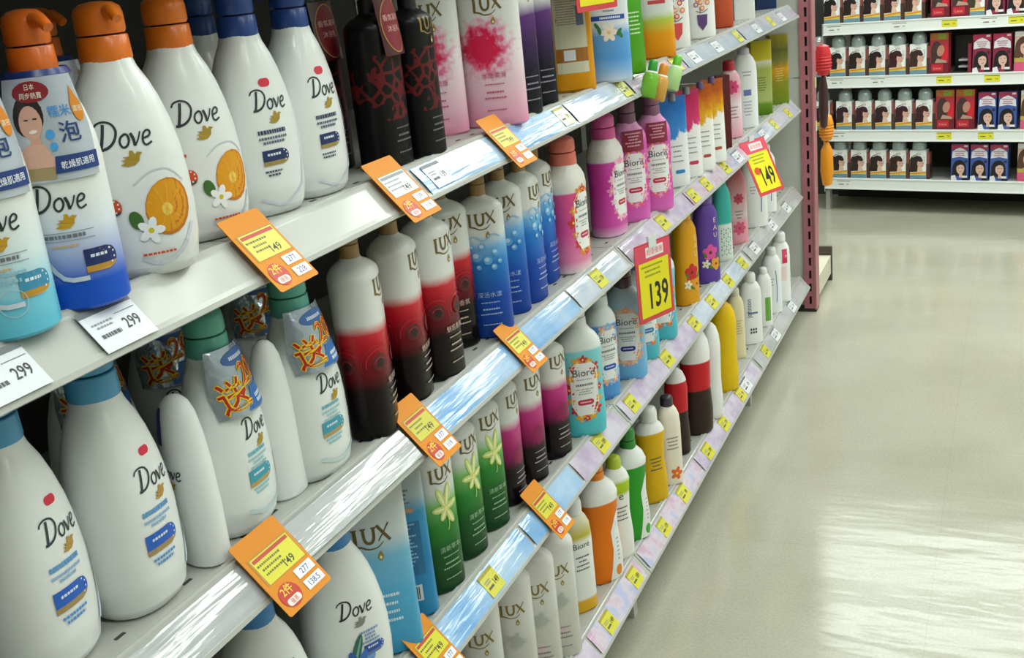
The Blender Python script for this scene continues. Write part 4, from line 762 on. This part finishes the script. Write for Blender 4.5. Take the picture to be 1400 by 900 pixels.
 baby_green=lambda:sp_plain('slim',.056,.04,.18,[(0,'#eff0ee'),(1,'#f2f3f2')],'#f0f1f0',.02,.014,lambda p:p.rect(-.004,.016,.02,.1,'#6aa838',2,3)),
 baby_pink=lambda:sp_plain('slim',.076,.045,.22,[(0,'#eff0f0'),(1,'#f2f3f3')],'#f2f2f2',.032,.022,lambda p:(p.rect(.0,.02,.14,.19,'#e2486c',2,3),p.ell(.01,.15,.008,.009,'#d82a58'),p.rect(-.004,.016,.08,.13,'#f0d8d8',2,2),p.stroke([(-.014,.04),(-.016,.1),(-.012,.15)],.0025,'#5a5c70'))),
)
def tagged():
    r=sp_bio([(0,'#e070c4'),(.3,'#d84cb2'),(.8,'#dc60bc'),(1,'#e8a8d4')],'#8a5a78',.082,.058,.215,bio_label(fl=('#f090c4','#e85a9a')))
    def dr(p): p.fine(0,.014,.036,5,'#e0a8b8',.003,.0065)
    hangcard(r,.2,.05,.044,.032,.02,dr,mat('#8c1f3e',.25,coat=.4,name='maroon_card'),None,'hang_tag',.06); return r
ITEMS=[
('foam_aqua','A',-0.018,0.644,-33,'white bottle with pale aqua base cut by the left picture edge, upper shelf'),
('foam_blue','A',-0.015,0.725,-46,'white bottle fading to deep blue base, orange pump and portrait tag'),
('wash_fruit','A',-0.025,0.821,-47,'white teardrop bottle with orange pump and large orange fruit print, nearest of two'),
('wash_fruit2','A',-0.058,0.950,-28,'white bottle with rounded orange cap and fruit print, behind the nearer fruit bottle'),
('wash_navy','A',-0.055,1.062,-18,'white teardrop bottle with navy pump next to the fruit print bottle'),
('wash_navy2','A',-0.053,1.161,-6,'white teardrop bottle with navy pump next to the black bottles'),
('lux_black','A',-0.124,1.306,-7,'black bottle with dark red neck tag half hidden behind navy pump bottle'),
('lux_black','A',-0.041,1.323,-2,'black bottle with dark red lace band and red neck tag, middle of three'),
('lux_black2','A',-0.027,1.404,0,'narrow looking black bottle with red lace band beside the pink splash bottles'),
('lux_pink','A',-0.090,1.572,-52,'white bottle with pink splash partly hidden behind black bottle'),
('lux_pink','A',-0.026,1.658,-63,'white bottle with a full pink powder splash and rosy base'),
('lux_purple','A',-0.018,1.761,-22,'white and dark purple bottle touching the pink splash bottle'),
('lux_purple','A',-0.027,1.857,-28,'white and dark purple bottle beside the amber refill pouch'),
('pouch_amber','A',-0.036,2.038,-61,'amber refill pouch with cream back label on upper shelf'),
('pouch_sky','A',-0.001,2.155,-63,'white and sky blue refill pouch with pale flower print'),
('pouch_green','A',0.010,2.268,-32,'narrow bright green refill pouch on upper shelf'),
('pouch_orange','A',-0.024,2.566,-59,'white and orange refill pouch right of the green pouch'),
('pouch_berry','A',-0.032,2.748,-55,'white refill pouch with red berry print on upper shelf'),
('pouch_plum','A',-0.035,3.008,-56,'white refill pouch with orange circles and plum drop print'),
('pouch_rust','A',-0.053,3.326,-47,'rust red refill pouch near the far end of upper shelf'),
('box_white','A',-0.052,3.610,-63,'plain white carton near the far end of upper shelf'),
('pack_dark','A',-0.071,4.025,-59,'dark green and navy pack at the far end of upper shelf'),
('wash_milk','B',-0.071,0.641,7,'white bottle with light blue pump nearest the camera on second shelf'),
('wash_milk','B',-0.058,0.750,4,'white bottle with light blue pump, second from the left on second shelf'),
('bonus','B',-0.045,0.838,-109,'small round topped white bottle with navy cap beside light blue pump bottle'),
('wash_teal','B',-0.054,0.914,5,'white bottle with teal pump and shiny gift card, nearer one of two'),
('bonus2','B',-0.042,0.991,-2,'small plain white bonus bottle between the two teal pump bottles'),
('wash_teal','B',-0.042,1.054,-4,'white bottle with teal pump and shiny gift card beside the red bottles'),
('lux_red','B',-0.030,1.179,19,'white red and black bottle nearest the camera in the red row'),
('lux_red','B',-0.040,1.298,13,'white red and black bottle, second in the red row'),
('lux_red','B',-0.036,1.388,-5,'white red and black bottle, third in the red row'),
('lux_red','B',-0.072,1.509,-38,'white red and black bottle next to the blue bottle row'),
('lux_blue','B',-0.034,1.571,-60,'white and blue bottle with bubble print facing forward, nearest of the blue row'),
('lux_blue','B',-0.051,1.685,-55,'white and blue bubble print bottle, second in the blue row'),
('lux_blue','B',-0.043,1.755,-2,'white and blue bubble print bottle, third in the blue row'),
('lux_blue','B',-0.062,1.864,-1,'white and blue bubble print bottle touching the salmon pink bottle'),
('bio_salmon','B',-0.033,1.942,-7,'salmon pink pump bottle with white shoulder and red berry print'),
('bio_magenta','B',-0.046,2.213,-9,'magenta pump bottle with white shoulder and blossom print'),
('bio_tagged','B',-0.033,2.333,-50,'magenta bottle with white label and maroon tag, nearer of two'),
('bio_tagged','B',-0.009,2.435,-51,'magenta bottle with white label and maroon tag, farther of two'),
('splash_blue','B',-0.027,2.671,-49,'white refill pouch with blue splash top'),
('splash_pink','B',-0.021,2.782,-50,'white refill pouch with pink splash top'),
('splash_gold','B',-0.009,2.871,-51,'white refill pouch with golden splash top, nearer of two'),
('splash_gold','B',-0.005,2.977,-51,'white refill pouch with golden splash top beside the maroon box'),
('box_maroon','B',-0.030,3.177,-47,'slim maroon carton with yellow edge on second shelf'),
('bottle_rose','B',-0.045,3.358,-52,'pink bottle with rose print and red cap on second shelf'),
('bottle_white_tall','B',-0.040,3.538,-58,'tall plain white bottle beside the green pouches on second shelf'),
('pack_olive','B',-0.045,3.794,-63,'olive green and gold pack beside the tall white bottle'),
('pack_olive2','B',-0.031,4.028,-64,'olive and orange pack at the far end of second shelf'),
('purple','C',-0.143,0.840,-24,'dark purple bottle mostly hidden under the second shelf rail'),
('wash_flower2','C',-0.060,0.910,-29,'white bottle under the orange card, nearest on third shelf'),
('wash_flower','C',-0.038,1.051,-36,'white bottle with blue cap and blue leaf print on third shelf'),
('pouch_lux','C',-0.037,1.141,-54,'pale blue refill pouch with white top behind the leaf print bottle'),
('pouch_lux_back','C',-0.048,1.227,-58,'pale blue refill pouch turned to its back with barcode'),
('lux_green','C',-0.039,1.313,-20,'green bottle with lily print nearest the camera'),
('lux_green','C',-0.045,1.414,-11,'green bottle with lily print, middle of three'),
('lux_green','C',-0.047,1.505,-19,'green bottle with lily print next to the magenta and black bottles'),
('lux_mag','C',-0.049,1.595,-2,'white magenta and black bottle touching the last green bottle'),
('lux_mag','C',-0.044,1.681,-15,'white magenta and black bottle, middle of three'),
('lux_mag','C',-0.038,1.787,-17,'white magenta and black bottle beside the aqua bottle'),
('bio_aqua','C',-0.016,1.892,-54,'aqua bottle with white label and red and gold flowers, nearest aqua bottle'),
('bio_blue','C',-0.035,2.073,-35,'blue bottle standing between the aqua bottle and flower label bottle'),
('bio_flower','C',-0.020,2.192,-67,'clear blue bottle with white label and peach flowers'),
('bio_aqua2','C',-0.022,2.306,-42,'aqua bottle half hidden behind the peach flower bottle'),
('bio_aqua2','C',-0.019,2.444,-53,'aqua bottle with white label below the yellow price sign'),
('eau_orange','C',-0.028,2.715,-26,'golden orange bottle with red hibiscus print'),
('eau_purple','C',-0.022,2.910,-41,'purple bottle with pink and yellow flower print'),
('bottle_tealdots','C',-0.026,3.120,-46,'slim teal bottle with speckled white label'),
('bottle_pink','C',-0.030,3.312,-52,'pale pink bottle with rose print on third shelf'),
('bottle_white_big','C',-0.020,3.522,-53,'large white bottle near the far end of third shelf'),
('bottle_white','C',-0.020,3.715,-54,'white bottle behind the large one at the far end of third shelf'),
('lux_clear','D',-0.050,1.427,-57,'pearl white bottle nearest the camera on bottom shelf'),
('lux_clear','D',-0.033,1.522,-61,'pearl white bottle with full gold lettering, second on bottom shelf'),
('lux_clear','D',-0.017,1.591,-59,'pearl white bottle, third on bottom shelf'),
('lux_clear','D',-0.006,1.658,-56,'pearl white bottle beside the white and orange bottle on bottom shelf'),
('kid_bi','D',-0.022,1.804,-37,'white bottle with golden base and cap on bottom shelf'),
('kid_orange','D',-0.014,1.921,-39,'orange and white pump bottle on bottom shelf'),
('kid_lime','D',-0.006,2.010,-40,'white bottle with lime shoulder between orange and green bottles'),
('kid_green','D',-0.003,2.099,-41,'green and white bottle on bottom shelf'),
('kid_yellow','D',-0.012,2.277,-42,'yellow bottle with white cap on bottom shelf'),
('kid_cream','D',0.005,2.371,-48,'cream bottle with orange flower at its base on bottom shelf'),
('kid_red','D',-0.019,2.534,-44,'slim bottle with red middle and dark brown base'),
('kid_redbig','D',-0.005,2.671,-45,'large bottle with white round top, red middle and dark brown base'),
('kid_whitefig','D',0.010,2.773,-45,'plain white rounded bottle beside the large red bottle'),
('kid_yellowfig','D',-0.002,2.971,-51,'plain yellow rounded bottle on bottom shelf'),
('kid_creamslim','D',-0.026,3.232,-52,'slim cream bottle behind the yellow rounded bottle'),
('baby_white','D',-0.011,3.369,-53,'white bottle with blue lettering on bottom shelf'),
('baby_green','D',-0.003,3.539,-53,'white bottle with green side near the far end of bottom shelf'),
('bottle_white','D',-0.004,3.680,-54,'white bottle beside the green sided bottle on bottom shelf'),
('baby_pink','D',0.001,3.802,-54,'white bottle with pink label at the far end of bottom shelf'),
('wash_navy','A',-0.190,1.166,-30,'navy pump bottle in the dark second row behind the orange caps'),
('foam_blue','A',-0.170,0.891,-30,'blue base bottle in the dark second row behind the portrait tag bottle'),
('wash_teal','B',-0.190,0.866,-30,'teal pump bottle with gift card in second row behind the nearest bottle'),
('wash_teal','B',-0.190,0.994,-30,'teal pump bottle with gift card in second row, left of the two'),
('wash_teal','B',-0.190,1.172,-30,'teal pump bottle with gift card in second row beside the red bottles'),
]
# ------------------------------------------------------------ products on the long shelves
for (sp,l,x,y,rot,lab) in ITEMS:
    z=LV[l][1]+.0003
    t=place(('p',sp),SPEC[sp],(x,y,z),math.radians(rot),lab,'pouch' if sp.startswith(('pouch','splash')) else ('box' if sp.startswith(('box','pack')) else 'bottle'))
    t['group']='products on the %s shelf'%NAMES[l]
# ------------------------------------------------------------ price labels in the rails
def price(l,y,c,w,label,txt,rows=True,t0=.12,t1=.88):
    t=empty('price_label',railpt(l,y,.5,.0)); P=Vector(railpt(l,y,.5,.0)); tag(t,label,'price label','price labels on the long shelf rails')
    q=lambda yy,tt:tuple(Vector(railpt(l,yy,tt,.0042))-P)
    o,f,W_,H_=card('paper',q(y-w/2,t1),q(y+w/2,t1),q(y+w/2,t0),q(y-w/2,t0),mat(c,.35,coat=.6),t,.0004)
    p=Print(f,.0002); p.rect(-W_/2,W_/2,H_*.36,H_*.5,'#6f7478' if c!='#d8d23c' else '#a8a030',3,1); p.fine(-W_*.2,H_*.12,W_*.4,2,'#8a8d90',.002,.004); p.fine(-W_*.2,-H_*.2,W_*.36,1,'#4a4d52',.004); p.text(txt,W_*.24,-H_*.2,H_*.26,'#26282c',0,.8,0,.008)
    for k in range(1 if rows else 0): p.rect(W_*.06,W_*.46,H_*.2,H_*.215,'#6a6d72',2,1)
    p.build('label_print',o)
LN=dict(A='upper',B='second',C='third',D='bottom')
price('A',.718,'#dfe3ea',.064,'white price label reading 299 under the blue base bottle','299',True,.1,.98)
price('A',.592,'#dfe3ea',.062,'white price label at the left picture edge, upper rail','299',True,.1,.98)
price('A',1.345,'#e4e6ea',.05,'white price label right of the orange card on the upper rail','139',True)
YEL={'A':[1.83,2.17,2.56,3.2,3.67],'B':[1.94,2.38,2.65,2.78,2.99,3.68,3.92],'C':[1.36,1.88,2.08,2.35,2.6,2.78,2.97,3.15],'D':[1.79,1.96,2.18,2.35,2.59,2.77,2.98,3.34]}
for l,ys in YEL.items():
    for i,y in enumerate(ys): price(l,y,'#d8d23c',.046 if y<2.2 else .055,'%s yellow price label from the near end of the %s rail'%(ordn[i],LN[l]),random.choice(['139','149','99','189']),False)
for l,ys in {'A':[2.72,2.95,3.45,3.85],'B':[3.14,3.5],'C':[3.32,3.6,3.85],'D':[3.05,3.5,3.8]}.items():
    for i,y in enumerate(ys): price(l,y,'#e2e5e8',.07,'%s white price label of the far half of the %s rail'%(ordn[i],LN[l]),'129')
# ------------------------------------------------------------ orange promotion cards clipped over the rails
OR=mat('#e08a00',.6,coat=0,bump=.1,bscale=25,name='orange_card')
def promo(l,y,w,label,win,nums,s0=-.024,s1=.074,win_txt=None):
    xu,zu=LV[l]; n=math.hypot(RE,RH); a=math.atan2(RH,RE)
    def pt(yy,s,off=.0095): return Vector((xu+s*RE/n+off*RH/n, yy-y, zu-s*RH/n+off*RE/n))
    base=Vector((xu,0,zu)); t=tag(empty('promotion_card',(xu,y,zu)),label,'card','orange promotion cards on the rails')
    q=lambda yy,s,o=.0095:tuple(pt(yy,s,o)-base)
    o,f,W_,H_=card('card',q(y-w/2,s1),q(y+w/2,s1),q(y+w/2,s0),q(y-w/2,s0),OR,t,.0008,.003)
    p=Print(f,.0003)
    p.rect(-W_*.42,W_*.46,-H_*.1,H_*.27,'#b8860c',2,1)
    p.rect(-W_*.38,W_*.44,-H_*.09,H_*.25,win,4,3)
    p.rect(-W_*.36,W_*.42,H_*.19,H_*.235,'#c23a2c' if win!='#e6e9ec' else '#8a8f96',3,1)
    p.fine(-W_*.1,H_*.13,W_*.5,3,'#6a6a30' if win!='#e6e9ec' else '#8a8f96',.0025,.006)
    p.text(win_txt or '149',W_*.16,-H_*.06,H_*.1,'#3a3a1c',bold=.01)
    p.ell(-W_*.24,-H_*.31,W_*.2,H_*.145,'#c22a14'); p.text('2件',-W_*.24,-H_*.3,H_*.12,'#f0d020',bold=.012); p.pill(-W_*.24,-H_*.38,W_*.28,H_*.085,'#e8e0d8'); p.text('優惠',-W_*.24,-H_*.41,H_*.06,'#c22a14')
    for k,nn in enumerate(nums):
        v=-H_*(.2+.165*k); p.rect(W_*.06,W_*.44,v-H_*.06,v+H_*.06,'#eef0f4',2,1); p.text(nn,W_*.25,v-H_*.035,H_*.07,'#2c3f8a',bold=.008)
    p.build('card_print',t)
    return t
LAB='orange promotion card on the %s rail '
promo('A',.945,.07,LAB%'upper'+'below the navy pump bottles','#e6dc54',('277','228'))
promo('A',1.238,.075,LAB%'upper'+'below the black bottles','#e6e9ec',('139','119'))
promo('A',1.575,.07,LAB%'upper'+'below the pink splash bottle','#d6cc40',('139','119'))
promo('B',.867,.08,LAB%'second'+'nearest the camera','#dcd62c',('277','138.5'),-.016,.08)
promo('B',1.216,.068,LAB%'second'+'above the green bottles','#cfc83a',('177','119'),-.026,.074)
promo('B',1.55,.064,LAB%'second'+'below the front blue bottle','#ddd64a',('177','119'),-.022,.07)
promo('C',1.165,.066,LAB%'third'+'at the bottom picture edge','#dcd62c',('177','119'),-.026,.07)
promo('C',1.592,.065,LAB%'third'+'below the magenta bottles','#d6d032',('177','119'),-.028,.074)
# ------------------------------------------------------------ red and yellow price signs
def sign(loc,rz,tilt,w,h,label,txt,sub=None,top=.24):
    t=tag(empty('price_sign',loc,math.radians(rz)),label,'sign','red and yellow price signs')
    c,s=math.cos(tilt),math.sin(tilt); P=lambda u,d:(d*s,u,-d*c)
    o,f,_,_=card('sign_board',P(-w/2,h),P(w/2,h),P(w/2,0),P(-w/2,0),mat('#d2303c',.3,coat=.5,name='red_card'),t,.0012,.004)
    p=Print(f,.0003); p.rect(-w/2,w/2,h/2-h*top,h/2-.003,'#e04a64',3,1); p.rect(-w*.2,w*.3,h/2-h*top*.8,h/2-h*top*.25,'#f0e4e4',2,1); p.text('超值優惠',w*.05,h/2-h*top*.68,h*.075,'#d2304a')
    p.rect(-w*.42,w*.42,-h*.44,h/2-h*top,'#ecdf10',4,3); p.fine(-w*.05,h*.19,w*.6,3,'#7d8a20',.004,.01)
    if sub: p.ell(-w*.24,-h*.06,w*.12,h*.07,'#d8501c')
    p.text(txt,w*.1,-h*.36,h*.34,'#17160c',0,.62,0,.02); p.build('sign_print',t)
    MB().box(-.004,.002,-.012,.012,-.012,.012).build('clip',mat('#dfe6e8',.1,coat=1),t)
sign((.058,2.165,.797),-22,.02,.115,.165,'yellow price sign reading 139 hanging above the aqua bottle','139')
sign((.03,3.28,.805),-22,.42,.125,.165,'yellow price sign tilted outward near the far end of second rail','149',True)
sign((.034,2.0,1.43),-18,.02,.12,.162,'yellow price sign hanging from above the amber pouch','139')
# ------------------------------------------------------------ tiny sample bottles strapped to the upper rail
def mini(loc,c1,c2,rz,lean,label):
    t=tag(empty('sample_bottle',loc,rz),label,'bottle'); t.rotation_euler=(lean,.25,rz)
    autosmooth(MB().lathe([(.014,-.055),(.0165,-.052),(.0165,-.014),(.012,-.004),(.0075,0)],16).build('bottle_body',bodymat(.05,[(0,c2),(.4,'#e8e8dc'),(1,c2)],(),.2,.5),t),50)
    cap(t,0,mat(c1,.35,coat=.3),.0095,.022,.3)
    MB().lathe([(.011,-.008),(.0125,-.005),(.011,-.002)],16).build('hanging_strap',mat('#e8ece8',.3),t)
mini((.052,2.262,1.128),'#2f9a30','#7ab83a',.3,-.2,'small sample bottle with dark green cap strapped to upper rail')
mini((.062,2.30,1.115),'#e8901c','#d8a050',.1,-.25,'small sample bottle with orange cap strapped to upper rail')
mini((.056,2.43,1.118),'#6ac828','#b4d890',.1,-.3,'small sample bottle with lime cap strapped to upper rail')
